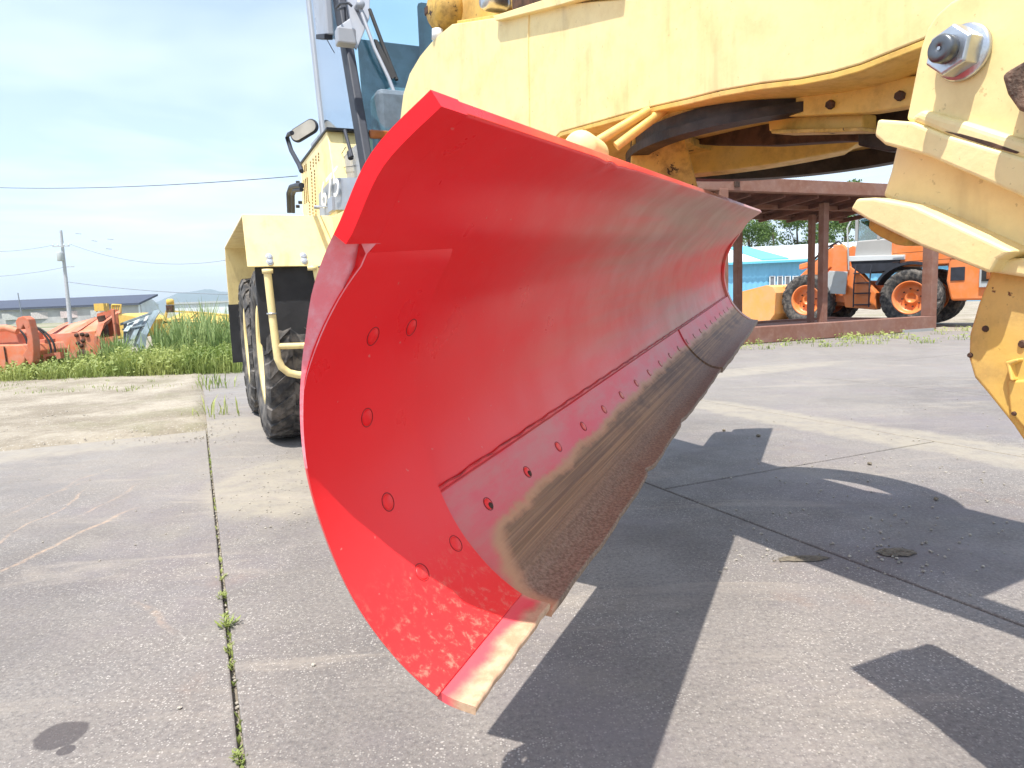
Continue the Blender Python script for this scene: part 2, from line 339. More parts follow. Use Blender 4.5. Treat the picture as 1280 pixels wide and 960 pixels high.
# dirt yard beyond the slabs, one undulating sheet
def hnoise(x, y):
    return (np.sin(x*1.7+y*.6)*.35+np.sin(x*.53-y*1.9+1.3)*.35+np.sin(x*4.3+y*3.1)*.16+np.sin(x*7.7-y*6.1+2)*.12+np.sin(x*17-y*13)*.06+np.sin(x*11+y*19+.7)*.06)
A_, L_ = np.meshgrid(np.concatenate([np.arange(5.6, 16, .09), np.arange(16, 40, .5)]), np.concatenate([np.arange(-26, -10, .5), np.arange(-10, 12, .13), np.arange(12, 40, .5)]), indexing='ij')
edge_al = np.where(L_ < .02, 6.62, 12.9)
dd_ = A_-edge_al+hnoise(A_*.8, L_*.8)*.35 + .25
tt = np.clip(dd_/.5, 0, 1); tt = tt*tt*(3-2*tt)
Zd = -.16+tt*(.175+.012*hnoise(A_*1.3, L_*1.3)+.006*hnoise(A_*4, L_*4.4))
Zd = np.where(L_ > 14.5, np.maximum(Zd, -.03), Zd); Zd = np.where(L_ < -8.6, np.maximum(Zd, -.02), Zd)
dx = MB_.x*A_+ML.x*L_; dy = MB_.y*A_+ML.y*L_
n0, n1 = A_.shape; idx = np.arange(n0*n1).reshape(n0, n1)
dm = MB(); dm.v = list(map(tuple, np.stack([dx, dy, Zd], -1).reshape(-1, 3).tolist()))
dm.f = np.stack([idx[:-1, :-1], idx[1:, :-1], idx[1:, 1:], idx[:-1, 1:]], -1).reshape(-1, 4).tolist(); dm.sm = [True]*len(dm.f)
dirt_o = dm.build('dirt_yard', M_dirt, kind='structure', recalc=False)

# ================================================================== MOTOR GRADER
grader = empty('motor_grader', mp(6.6, 1.65, 0), MA)
tag(grader, 'large yellow motor grader with a glossy red mouldboard blade angled towards the viewer', 'motor grader')
GM = WM[grader.name]
# ---- moldboard: local frame x = along blade, y = forward (concave side), z = up the profile
ax_a = ray(1027, 290).normalized(); hh = V3((ax_a.x, ax_a.y, 0)).normalized()
ax_u = V3((hh.y, -hh.x, 0)); ax_v = ax_u.cross(ax_a); ax_v = ax_v if ax_v.z > 0 else -ax_v
bp0 = atY(590, 890, .8)
BM = Matrix(((ax_a.x, ax_u.x, ax_v.x, bp0.x), (ax_a.y, ax_u.y, ax_v.y, bp0.y), (ax_a.z, ax_u.z, ax_v.z, bp0.z), (0, 0, 0, 1)))
def bw(t, u, v): return BM @ V3((t, u, v))
BL = 4.27; OV = .015                                                   # overlay plate thickness
front = [(.0249, .7017), (-.0515, .6514), (-.1027, .5827), (-.1577, .5085), (-.1975, .4171), (-.2119, .3144), (-.1979, .219), (-.1616, .1244), (-.1087, .055), (-.0486, .0101), (.0, .0)]
def spline(P, n):
    P = [V3((*p, 0)) for p in P]; out = []; N = len(P)
    for i in range(N-1):
        a, b, c, d = P[max(i-1, 0)], P[i], P[i+1], P[min(i+2, N-1)]
        for k in range(n):
            t = k/n; out.append(.5*((2*b)+(c-a)*t+(2*a-5*b+4*c-d)*t*t+(3*b-a-3*c+d)*t**3))
    out.append(P[-1]); return [(p.x, p.y) for p in out]
fp = spline(front, 6)                                                  # surface of overlay parts
def nrm(P, i):
    a = P[max(i-1, 0)]; b = P[min(i+1, len(P)-1)]; dx_, dz_ = b[0]-a[0], b[1]-a[1]; l = math.hypot(dx_, dz_); return (-dz_/l, dx_/l)
def offs(P, d): return [(P[i][0]+nrm(P, i)[0]*d, P[i][1]+nrm(P, i)[1]*d) for i in range(len(P))]
# profile runs downwards; normal (-dz,dx) points to +u (concave side)
def vidx(v): return min(range(len(fp)), key=lambda i: abs(fp[i][1]-v))
def profile_band(i0, i1, d0, d1):                                     # closed section between two offsets
    A = offs(fp, d0)[i0:i1+1]; B = offs(fp, d1)[i0:i1+1]; return A+B[::-1]
def sweep(w, sec, ts, jit=None, smooth=True):
    m = len(sec); vs = []
    for t in ts:
        for j, (u, v) in enumerate(sec):
            q = jit(t, u, v, j) if jit else (t, u, v); vs.append(bw(*q))
    fs = [(i*m+j, i*m+(j+1) % m, (i+1)*m+(j+1) % m, (i+1)*m+j) for i in range(len(ts)-1) for j in range(m)]
    w.add(vs, fs, True); n = len(ts)-1
    hm = m//2; cap = [(j, j+1, m-2-j, m-1-j) for j in range(hm-1)]
    w.add(vs[:m], cap); w.add(vs[n*m:n*m+m], [q[::-1] for q in cap]); return w
def smooth_by_angle(o, deg=32):
    me = o.data
    try: me.set_sharp_from_angle(angle=math.radians(deg))
    except Exception: pass
i_top = 0; i_low = vidx(.055); i_pt = vidx(.575)
ts = list(np.linspace(0, BL, 61))
def dent(t, u, v, j):                                                  # faint waviness and bumps in the old plate
    k = .0008*math.sin(t*2.1+v*5)
    if v > .68 and j < 2:
        for c0, dz in ((.62, -.003), (.655, .002), (.70, -.004), (.78, -.002), (2.55, -.004), (3.0, -.003)):
            if abs(t-c0) < .045: v += dz*(1-abs(t-c0)/.045)
    return (t, u+k, v)
w = MB(); ts2 = sorted(set(ts+[.58, .6, .62, .635, .65, .665, .68, .70, .72, .76, .8, 2.5, 2.55, 2.6, 2.95, 3.05]))
def mold_d(v): k = max(0, min(1, (v-.47)/.11)); return -OV*(1-k)
fo = fp[i_top:i_low+1]; nn0 = [nrm(fp, i) for i in range(i_top, i_low+1)]
secA = [(p[0]+n[0]*mold_d(p[1]), p[1]+n[1]*mold_d(p[1])) for p, n in zip(fo, nn0)]; bk_d = lambda v: -.021-.009*max(0, min(1, (.5-v)/.1)); secB = [(p[0]+n[0]*bk_d(p[1]), p[1]+n[1]*bk_d(p[1])) for p, n in zip(fo, nn0)]
sec = secA+secB[::-1]; nsec = len(secA)
def dent_end(t, u, v, j):
    q = dent(t, u, v, j)
    return q
sweep(w, sec, [.06]+[t for t in ts2 if t > .061], dent_end)
mold = w.build('moldboard', M_red, grader, M=BM); smooth_by_angle(mold)
w = MB(); sec_c = secA[:i_pt+1]+secB[:i_pt+1][::-1]; sweep(w, sec_c, [0, .02, .04, .0598], dent_end)
corner = w.build('upper_corner', M_red, mold, M=BM); smooth_by_angle(corner)
bv = mold.modifiers.new('bevel', 'BEVEL'); bv.width = .003; bv.segments = 2; bv.limit_method = 'ANGLE'; bv.angle_limit = math.radians(50)
def bpart(name, w, mat, bevel=.002, label=None):
    o = w.build(name, mat, mold, M=BM, label=label); smooth_by_angle(o)
    if bevel:
        b = o.modifiers.new('bevel', 'BEVEL'); b.width = bevel; b.segments = 2; b.limit_method = 'ANGLE'; b.angle_limit = math.radians(40)
    return o
# side wear plates at both ends
i_pt = vidx(.575); i_pb = vidx(.012)
def endplate(t0, t1, flip, nm, lab):
    w = MB()
    secp = profile_band(i_pt, i_pb, .002, -OV+.001); nh = i_pb-i_pt+1
    def jt(t, u, v, j):
        if not flip and j < nh:                                         # chamfered upper rim
            k = max(0, min(1, (v-.548)/.027)); n_ = nrm(fp, i_pt+j); u -= n_[0]*OV*.85*k; v -= n_[1]*OV*.85*k
        if j >= nh and t == t0 and not flip: t += .014
        return (t, u, v)
    ts_ = list(np.linspace(t0, t1, 9)) if not flip else list(np.linspace(t0, t1, 5))
    return sweep(w, secp, ts_, jt)
w = endplate(.0, .274, False, '', '')
# torch-cut bevel on the outer corner of the wear plate
vv = []
for (x, y, z) in w.v:
    q = BM.inverted() @ V3((x, y, z))
    if q.x < .02:
        k = max(0, min(1, (q.z-.40)/.17)); 
        q.x += .055*k**1.5
    vv.append(tuple(BM @ q))
w.v = vv
bpart('end_plate', w, M_red, .003, 'bolted red wear plate at the near end')
# rough cut bevel face filling the corner
w = MB(); ipk = vidx(.30); vs = []; fs = []; P1 = []
for i, p in enumerate(fp[i_pt:ipk+1]):
    d_ = max(.0028-OV*.9*max(0, min(1, (p[1]-.548)/.027)), mold_d(p[1])+.0010); P1.append((p[0]+nn0[i_pt+i][0]*d_, p[1]+nn0[i_pt+i][1]*d_))
def outer_d(v): return float(np.interp(v, [.30, .417, .467, .51, .554, .585], [.0005, .003, .0065, .0145, .0200, .0212]))
for k, p in enumerate(fp[i_pt:ipk+1]):
    v = p[1]; n_ = nn0[i_pt+k]; kk = max(0, min(1, (v-.40)/.17)); D_ = outer_d(v)
    vs += [bw(.055*kk**1.5+.004*min(1, kk*4), *P1[k]), bw(-.0006, p[0]-n_[0]*D_, p[1]-n_[1]*D_), bw(.03, p[0]-n_[0]*(D_+.0005), p[1]-n_[1]*(D_+.0005)), bw(.07, *P1[k])]
m_ = ipk-i_pt
for k in range(m_):
    for q in (0, 1): fs.append((4*k+q, 4*k+q+1, 4*k+q+5, 4*k+q+4))
fs.append((0, 3, 2, 1))
w.add(vs, fs, True)
M_cut = paint('torch_cut_red_sunlit', (.88, .20, .24), .4, dust=(.85, .45, .5), dustamt=.7, sc=6, peel=.01)  # red lightened to pink: sunlight on the cut face put into the colour
bpart('cut_bevel', w, M_cut, 0)
w = endplate(BL-.06, BL+.004, True, '', ''); bpart('end_plate', w, M_red, .003, 'narrow raised red rim plate at the far end')
w = MB(); w.tube([bw(.2758, *q) for q in offs(fp, -.0065)[vidx(.17):i_pb+1]], .0017, 6); w.tube([bw(.2752, *q) for q in offs(fp, -.0135)[i_pt:vidx(.17)]], .0014, 6)
bpart('seam_gap', w, flat('seam_rust', (.20, .06, .045), .8, 0, .5, 60, .3), 0)
# cutting edge: two bolted sections with a groove above
i_ct = vidx(.163); i_end = len(fp)-1
def worn(t, u, v, j):
    if v < .03:
        dn = -.003+.002*math.sin(t*2.1+.5)+.002*math.sin(t*7.3)+.0012*math.sin(t*23+1)+.0005*math.sin(t*61)
        dn += .010*math.exp(-((t-.62)/.3)**2)
        dn -= .012*math.exp(-((t-.98)/.04)**2)*(1 if t > .98 else .2) + .005*math.exp(-((t-1.5)/.03)**2)
        k = (1-max(v, 0)/.03)
        return (t, u+dn*k*.9, v-dn*k*.35)
    return (t, u, v)
w = MB(); i_ce = i_end-2
sweep(w, profile_band(i_ct, i_end, -.008, -OV-.006), list(np.linspace(.276, 2.42, 130)), worn); bpart('cutting_edge', w, M_edge, .003, 'worn near length of the cutting edge')
def worn2(t, u, v, j):
    t, u, v = worn(t, u, v, j)
    if v < .03: u += .006*(1-max(v, 0)/.03)
    return t, u, v
w = MB(); sweep(w, profile_band(i_ct, i_end, -.003, -OV-.012), list(np.linspace(2.43, BL-.002, 60)), worn2); bpart('cutting_edge', w, M_edge, .003, 'less worn far length of the cutting edge')
# end bit (toe) below the wear plate
w = MB(); sweep(w, profile_band(vidx(.011), i_end, -.005, -.017), list(np.linspace(0.010, .278, 24)), lambda t, u, v, j: (t, u+(.0008*math.sin(t*70)+.0006*math.sin(t*151) if v < .01 else 0), v+.005)); bpart('end_bit', w, M_toe, .003, 'bright worn toe plate under the near wear plate')
# bolts: countersunk plugs with a fine ring gap
M_boltr = red_mat('red_bolt_paint')
def bolt(t, v, r=.0105, hole=False, d=.0015):
    i = vidx(v); q = fp[i]; n = nrm(fp, i)
    if not (t < .27): d = -.008 if t < 2.42 else -.003
    c = bw(t, q[0]+n[0]*d, q[1]+n[1]*d); nx = (BM.to_3x3() @ V3((0, n[0], n[1]))).normalized()
    if n[0] < 0: pass
    tx = (BM.to_3x3() @ V3((1, 0, 0))).normalized(); ty = nx.cross(tx)
    w = MB(); w.lathe([(0, .0022), (r*.78, .0022), (r*.92, .0012), (r*.98, -.006)], c, nx, 20)
    w.build('bolt', M_boltr, mold, M=BM)
    w = MB(); ring = [c+nx*.0007+(tx*math.cos(k*math.pi/14)+ty*math.sin(k*math.pi/14))*r*1.08 for k in range(28)]
    w.tube(ring, .0007, 5, closed=True); w.build('bolt_recess', M_ring, mold, M=BM)
    if hole:
        w = MB(); cc = c-ty*0+(BM.to_3x3() @ V3((.25, fp[i+1][0]-fp[i-1][0], fp[i+1][1]-fp[i-1][1])) if False else (BM.to_3x3() @ (V3((0, fp[i+1][0]-fp[i-1][0], fp[i+1][1]-fp[i-1][1])).normalized()+V3((.3, 0, 0))))).normalized()*r*.42; w.lathe([(0, .004), (r*.5, .0036), (r*.55, 0)], cc, nx, 14); w.build('bolt_hole', M_rustd, mold, M=BM)
M_ring = flat('dark_red_gap', (.22, .008, .01), .6, 0, .3)
for t, v in ((.136, .443), (.237, .444), (.136, .327), (.140, .210), (.244, .099), (.139, .103)): bolt(t, v, .0125)
for k in range(20):
    t = .401+.187*k
    if t < BL-.1: bolt(t, .107, .0115, hole=k < 2)
# weld bead in the groove between moldboard and cutting edge
w = MB(); q = offs(fp, -OV+.001)[i_ct]; 
w.tube([bw(t, q[0]+.002*math.sin(t*90), q[1]+.0075+.0012*math.sin(t*47)) for t in np.linspace(.285, BL-.07, 200)], .002, 6); bpart('weld_bead', w, flat('weld_red', (.45, .012, .016), .5, 0, .4, 30, .6), 0)
# rails and ribs on the back of the blade (they throw the wide shadow)
w = MB()
w.prism([bw(.42, -.362, .13), bw(.42, -.205, .13), bw(.42, -.25, .31), bw(.42, -.205, .50), bw(.42, -.362, .52)], bw(4.1, 0, 0)-bw(.42, 0, 0))
w.build('slide_rail', M_red, mold, M=BM, bevel=.006)
w = MB(); w.prism([bw(1.18, -.34, .52), bw(1.3, -.95, .52), bw(3.1, -.95, .38), bw(3.2, -.34, .38)], (0, 0, .10)); w.build('blade_carrier', M_yelg, grader, bevel=.01)
for t in (.30, .75, 1.5, 2.2, 2.9, 3.6, 4.1):
    w = MB(); bk = offs(fp, -OV-.024)[vidx(.6):vidx(.09)+1:3]
    sec2 = [bw(t, *p) for p in bk]+[bw(t, -.34 if t > .4 else -.27, .14), bw(t, -.345 if t > .4 else -.29, .3), bw(t, -.33 if t > .4 else -.26, .5)]
    w.prism(sec2, bw(t+.025, 0, 0)-bw(t, 0, 0)); w.build('rib', M_red, mold, M=BM)
# yellow pin cap behind the blade's top edge
w = MB(); q = atY(733, 189, 1.75); w.lathe([(0, -.09), (.034, -.09), (.040, -.08), (.040, .1)], q, V3((.3, 1, .1)), 28); w.build('pin_cap', M_yel, grader)

# ---- front frame (gooseneck): side plate traced in its own vertical plane
fA = mp(4.5, 1.30, 0); fB = mp(1.25, 1.56, 0); fdir = (fB-fA).normalized(); fn = V3((-fdir.y, fdir.x, 0)); fn = fn if fn.dot(ML) > 0 else -fn
def atF(x, y, off=0.): return atP(x, y, fA+fn*off, fn)
rear_low = atF(500, 130); 
low = [(700, 165), (725, 158), (750, 151), (785, 141), (820, 132), (860, 123), (900, 113), (950, 104), (1000, 98), (1040, 90), (1075, 80), (1100, 70), (1130, 58), (1155, 48), (1200, 22), (1250, -8)]
top = [(860, -8), (800, -2), (740, 2), (700, 6), (660, 12), (620, 22), (580, 28), (565, 30), (553, 40), (540, 52), (525, 70), (512, 92), (504, 118), (500, 150)]
pl = [atF(*q) for q in low]
pfr = pl[-1]
up_front = [pfr+V3((0, 0, .45))+fdir*.05, atF(860, -8)+V3((0, 0, .62))]
pts_side = pl+[pfr+fdir*.5+V3((0, 0, .05)), pfr+fdir*.5+V3((0, 0, .5))]
upper = []
tp = [atF(*q) for q in top]
# top edge continues above the picture
side = pts_side+[atF(1100, 70)+V3((0, 0, .62)), atF(1000, 98)+V3((0, 0, .66))]+tp+[atF(500, 200), atF(507, 300), atF(560, 330), atF(640, 230)]
w = MB(); w.prism(side, fn*.03); fr_o = w.build('frame_side_plate', M_yel, grader, bevel=.004)
w = MB(); w.prism([p+fn*.9 for p in side], fn*.03); w.build('frame_side_plate', M_yel, grader, bevel=.004)
# bottom flange following the lower edge
w = MB(); n = len(low); lo_ = [atF(*q) for q in [(640, 230)]+low]
vs = [];
for p in lo_: vs += [p+fn*.002+V3((0, 0, -.001)), p+fn*.94+V3((0, 0, -.001)), p+fn*.94+V3((0, 0, -.018)), p+fn*.002+V3((0, 0, -.018))]
m = len(lo_); w.add(vs, [(i*4+j, i*4+(j+1) % 4, i*4+4+(j+1) % 4, i*4+4+j) for i in range(m-1) for j in range(4)]+[(0, 1, 2, 3), (4*m-4, 4*m-3, 4*m-2, 4*m-1)]); w.build('frame_bottom_flange', M_yelw, grader, bevel=.003)
# top flange
w = MB(); tl = [atF(1000, 98)+V3((0, 0, .66))]+[atF(*q) for q in top[:8]]; vs = []
for p in tl: vs += [p+fn*.03, p+fn*.91, p+fn*.91+V3((0, 0, .022)), p+fn*.03+V3((0, 0, .022))]
m = len(tl); w.add(vs, [(i*4+j, i*4+(j+1) % 4, i*4+4+(j+1) % 4, i*4+4+j) for i in range(m-1) for j in range(4)]+[(0, 1, 2, 3), (4*m-4, 4*m-3, 4*m-2, 4*m-1)]); w.build('frame_top_flange', M_yelw, grader, bevel=.003)
# weld seam down the side plate
w = MB(); w.tube([atF(661, 14, -.002), atF(660, 60, -.002), atF(661, 120, -.002), atF(662, 190, -.002)], .004, 6); w.build('weld_seam', M_yel, grader)
# lift saddle standing on the frame (yellow box behind the top edge)
w = MB(); q0 = atF(566, 32, .2); q1 = atF(640, 18, .2)
w.prism([q0, q1, q1+V3((0, 0, .5)), q0+V3((0, 0, .5))], fn*.25); w.build('lift_saddle', M_yelw, grader, bevel=.008)
w = MB(); q0 = atF(640, 22, .12); q1 = atF(790, -3, .12); w.prism([q0, q1, q1+V3((0, 0, .35)), q0+V3((0, 0, .5))], fn*.4); w.build('saddle_web', M_rustd, grader, bevel=.008)
w = MB(); w.prism([atF(620, 26, -.03), atF(700, 6, -.03), atF(775, -16, -.03), atF(775, -26, -.03), atF(690, -4, -.03), atF(616, 20, -.03)], fn*.13); w.build('curved_guard', M_yel, grader, bevel=.003)
w = MB(); w.lathe([(0, -.06), (.035, -.06), (.05, -.04), (.05, .06), (.03, .09), (0, .09)], atF(616, 2, .1), fn, 16); w.build('hose_fitting', M_steel, grader)
# articulation hitch lug with rusty cap left of the saddle
w = MB(); w.lathe([(0, -.06), (.08, -.06), (.11, -.03), (.115, .05), (.09, .09), (0, .1)], atF(552, 12, .06), fn, 28); w.build('hitch_cap', M_yelg, grader)
w = MB(); w.lathe([(0, -.03), (.035, -.02), (.03, .03), (0, .04)], atF(547, 44, .02), V3((0, 0, 1)), 14); w.build('grease_boot', M_white, grader)
w = MB(); q = atF(537, 14, .02); w.box(q, (.05, .05, .045), (fdir, fn, V3((0, 0, 1)))); w.build('hitch_bolt', M_rustd, grader, bevel=.008)

# ---- circle (turntable ring with teeth), drawbar and brackets under the frame
rc = mp(2.08, 2.20, 1.57); RR = .67
w = MB(); w.lathe([(RR-.07, .0), (RR, .0), (RR, .03), (RR-.02, .035), (RR-.02, .075), (RR-.07, .075), (RR-.07, .0)], rc, (0, 0, 1), 96, False); w.build('circle_ring', M_grease, grader)
kk0 = 0
for k in range(60):
    a = 2*math.pi*(k+15)/60; d = V3((math.cos(a), math.sin(a), 0)); w = MB()
    if (rc+d*RR-fA).dot(fn) < .07: continue; w.box(rc+d*(RR-.012)+V3((0, 0, .095)), (.05, .045, .05), (d, V3((-d.y, d.x, 0)), V3((0, 0, 1))))
    if kk0 == 0: kk0 = 1; a00 = a; tooth_me = w.build('tooth', M_grease, grader, bevel=.008)
    else:
        o = tooth_me.copy(); COL.objects.link(o); o.parent = grader
        o.matrix_basis = GM.inverted() @ (Matrix.Translation(rc) @ Matrix.Rotation(a-a00, 4, 'Z') @ Matrix.Translation(-rc)) @ GM
w = MB(); w.lathe([(RR*.62, .085), (RR-.03, .075), (RR-.03, .125), (RR*.62, .115), (RR*.62, .085)], rc, (0, 0, 1), 96, False); w.build('circle_plate', M_yelg, grader)
# yellow side arm of the circle, sweeping under the ring
def ringp(deg, r, z): a = math.radians(deg); return rc+V3((math.cos(a)*r, math.sin(a)*r, z))
w = MB(); vs = []; N = 26
for k in range(N):
    p1 = atY(852+k*11, 218-k*.9-.04*k*k*(1 if k < 20 else 1.3)+0, 3.2-.02*k); p0_ = p1+V3((0, 0, .13-.003*k)); b_ = V3((0.1, .3, 0)); vs += [p1, p1+b_*.4, p0_+b_*.4, p0_]
w.add(vs, [(i*4+j, i*4+(j+1) % 4, i*4+4+(j+1) % 4, i*4+4+j) for i in range(N-1) for j in range(4)]+[(0, 1, 2, 3), (4*N-4, 4*N-3, 4*N-2, 4*N-1)]); w.build('circle_side_arm', M_yelw, grader, bevel=.006)
# rounded bracket with grease hole behind the blade
q = atY(823, 200, 2.75); w = MB(); pr = [q+V3((.10*math.cos(a), 0, .085+.10*math.sin(a))) for a in np.linspace(0, math.pi, 14)]+[q+V3((-.12, 0, -.15)), q+V3((.16, 0, -.15))]
w.prism(pr, (0.02, .06, 0)); w.build('rounded_bracket', M_yelg, grader, bevel=.006)
w = MB(); w.tube([atY(842, 178, 2.85), atY(858, 222, 2.85)], .012, 6); w.build('bracket_edge', M_grease, grader)
for a_, b_, r_t in (((838, 131), (770, 183), .017), ((812, 138), (748, 176), .017)):
    w = MB(); w.tube([atY(*a_, 2.5), atY(*b_, 2.5)], r_t, 10); w.build('hydraulic_pipe', M_yelw, grader)
# guide shoe plate with bolts
def poly(name, P, Y, thick, mat, bev=.004, lab=None):
    w = MB(); w.prism([atY(*p, Y) for p in P], (0, thick, 0)); return w.build(name, mat, grader, bevel=bev, label=lab)
dbY = 2.0
def atD(x, y, off=0.): return atP(x, y, mp(0, 1.72+off, 0), ML)
w = MB(); w.prism([atD(*p) for p in [(948, 122), (951, 142), (957, 147), (1085, 141), (1135, 133), (1190, 124), (1190, 90), (1040, 104), (985, 114)]], ML*.05); w.build('guide_plate', M_yelw, grader, bevel=.005)
for q in ((973, 135), (1040, 131), (1127, 120)):
    w = MB(); w.lathe([(0, -.016), (.011, -.016), (.013, -.012), (.013, .01)], atD(*q), ML, 6, False); w.build('guide_bolt', M_rustd, grader)
w = MB(); w.prism([atD(*p, .06) for p in [(960, 147), (961, 164), (1078, 162), (1078, 142)]], ML*.06); w.build('guide_shoe', M_yelw, grader, bevel=.005)
w = MB(); w.prism([atD(*p, .02) for p in [(963, 162), (964, 167), (1079, 164), (1079, 159)]], ML*.1); w.build('shoe_strip', M_yelg, grader, bevel=.003)
w = MB(); w.prism([atD(*p, .05) for p in [(900, 100), (1040, 104), (1190, 98), (1260, 70), (1260, 20), (1100, 40)]], ML*.1); w.build('drawbar_rail', M_yelw, grader, bevel=.005)
w = MB(); w.prism([atD(*p, .18) for p in [(1072, 140), (1072, 182), (1110, 190), (1190, 186), (1190, 125)]], ML*.1); w.build('drawbar_web', M_grease, grader, bevel=.005)
w = MB(); w.prism([atD(*p, .3) for p in [(720, 180), (760, 160), (850, 150), (960, 152), (1075, 160), (1110, 178), (1050, 176), (960, 182), (880, 181), (830, 176), (800, 205), (760, 200)]], ML*.08); w.build('drawbar_beam', M_rustd, grader, bevel=.005)

# ---- cab
CM = None
cab_side = [(4.50, 1.3), (4.70, 1.96), (5.08, 2.82), (5.34, 3.45), (6.38, 3.63), (6.2, 2.85), (6.03, 2.02), (5.9, 1.3)]
CL, CR = 1.1, 2.35
def glass(name, tint, refl=.25):
    m = bpy.data.materials.new(name); m.use_nodes = True; nt = m.node_tree; nt.nodes.clear()
    o = nt.nodes.new('ShaderNodeOutputMaterial'); t = nt.nodes.new('ShaderNodeBsdfTransparent'); t.inputs[0].default_value = (*tint, 1)
    gl = nt.nodes.new('ShaderNodeBsdfGlossy'); gl.inputs['Roughness'].default_value = .04; lw_ = nt.nodes.new('ShaderNodeLayerWeight'); lw_.inputs[0].default_value = .5; fr = nt.nodes.new('ShaderNodeMath'); fr.operation = 'POWER'; fr.inputs[1].default_value = 4.; nt.links.new(lw_.outputs['Facing'], fr.inputs[0])
    ad = nt.nodes.new('ShaderNodeMath'); ad.operation = 'ADD'; ad.inputs[1].default_value = refl; nt.links.new(fr.outputs[0], ad.inputs[0])
    mx_ = nt.nodes.new('ShaderNodeMixShader'); nt.links.new(ad.outputs[0], mx_.inputs[0]); nt.links.new(t.outputs[0], mx_.inputs[1]); nt.links.new(gl.outputs[0], mx_.inputs[2]); nt.links.new(mx_.outputs[0], o.inputs[0]); return m
M_seat = flat('dark_blue_grey_seat', (.13, .17, .21), .7)
M_glassS = glass('side_glass', (.72, .86, .92), .30); M_glassF = glass('front_glass', (.80, .95, .97), .05)
cab = MB(); cab.prism([mp(a, CL-.0, z) for a, z in ((4.45, 1.25), (4.70, 1.96), (4.775, 2.13), (6.06, 2.16), (6.03, 2.02), (5.9, 1.25))], ML*.04)
cab_o = cab.build('cab', M_grey, grader, bevel=.01)
w = MB(); w.prism([mp(5.56, CL, 4.15), mp(6.75, CL, 4.2), mp(6.75, CL, 4.32), mp(5.52, CL, 4.3)], ML*1.25); w.build('cab_roof', M_grey, cab_o, bevel=.02)
def cpart(name, w, mat, bevel=.004): return w.build(name, mat, cab_o, bevel=bevel)
w = MB(); w.prism([mp(a, CL+.012, z) for a, z in ((4.78, 2.13), (5.64, 4.15), (6.52, 4.15), (6.06, 2.16))], ML*.006); cpart('side_window', w, M_glassS, 0)
w = MB(); w.prism([mp(4.60, CL+.03, 1.70), mp(5.622, CL+.03, 4.15), mp(5.622, CR, 4.15), mp(4.60, CR, 1.70)], MB_*.006); cpart('windshield', w, M_glassF, 0)
for L0, nm in ((CL-.01, 'corner_pillar'), (CR-.06, 'corner_pillar')):
    w = MB(); w.prism([mp(a, L0, z) for a, z in ((4.36, 1.25), (4.63, 1.96), (5.0, 2.82), (5.56, 4.2), (5.72, 4.2), (5.16, 2.82), (4.79, 1.96), (4.52, 1.25))], ML*.06); cpart(nm, w, M_greyd, .012)
w = MB(); w.prism([mp(a, CL-.014, z) for a, z in ((5.0, 2.82-.9), (5.28, 3.5), (5.35, 3.5), (4.85, 2.25), (4.70, 1.88))], ML*.02)
w = MB(); w.prism([mp(a, CL-.004, z) for a, z in ((6.19, 2.75), (6.5, 4.2), (6.6, 4.2), (6.13, 2.1), (6.02, 2.1))], ML*.05); cpart('rear_pillar', w, M_grey, .01)
w = MB(); w.prism([mp(4.6, CR, 1.3), mp(5.6, CR, 4.15), mp(6.5, CR, 4.15), mp(6, CR, 1.3)], ML*.02); cpart('far_side_window', w, M_glassF, 0)
w = MB(); w.prism([mp(5.95, CL+.35, 1.3), mp(6.15, CL+.35, 3.28), mp(6.15, CR, 3.28), mp(5.95, CR, 1.3)], MB_*.03); cpart('rear_wall', w, M_seat, .01)
w = MB(); w.prism([mp(4.45, CL+.03, 1.25), mp(4.62, CL+.03, 1.72), mp(4.62, CR, 1.72), mp(4.45, CR, 1.25)], MB_*.03); cpart('front_panel', w, M_grey)
M_seat_ = flat('dark_blue_grey_seat', (.10, .13, .17), .7)
w = MB(); w.box(mp(5.55, 1.75, 2.35), (.5, .12, .75), (ML, MB_, V3((0, 0, 1)))); w.box(mp(5.3, 1.75, 2.0), (.5, .5, .15), (ML, MB_, V3((0, 0, 1)))); cpart('seat', w, M_seat, .05)
for L0 in (2.02, 2.24): w = MB(); w.box(mp(6.05, L0, 3.35), (.12, .08, .5), (ML, MB_, V3((0, 0, 1)))); cpart('headrest', w, M_seat, .035)
w = MB(); w.box(mp(4.95, 1.7, 2.15), (.9, .25, .7), (ML, MB_, V3((0, 0, 1)))); cpart('console', w, M_seat, .04)
w = MB(); w.box(mp(4.80, 1.30, 2.18), (.26, .03, .06), (ML, MB_, V3((0, 0, 1)))); cpart('turn_lamp', w, M_orangel, .012)
# seams, handle, lamp bracket, wiper (attached to the cab's face)
def cpx(x, y, L=CL-.012): return atL(x, y, L)
w = MB(); w.tube([cpx(416, 210), cpx(432, 184)], .003, 5); cpart('panel_seam', w, M_dark, 0)
w = MB(); w.tube([cpx(417, 211), cpx(444, 207)], .002, 5); cpart('panel_seam', w, M_greyd, 0)
w = MB(); w.tube([cpx(431, 163, CL-.03), cpx(440, 196, CL-.03)], .012, 8); w.tube([cpx(437, 190, CL-.035), cpx(438.5, 198, CL-.035)], .02, 8); cpart('door_handle', w, M_greyd, 0)
w = MB(); w.box(cpx(432, 47, CL-.07), (.09, .12, .10), (MB_, ML, V3((0, 0, 1)))); cpart('lamp_bracket', w, M_grey, .01)
w = MB(); w.prism([cpx(398, -10, CL-.02), cpx(414, -10, CL-.02), cpx(418, 44, CL-.02), cpx(404, 48, CL-.02)], ML*-.05); cpart('mirror_mount', w, M_grey, .01)
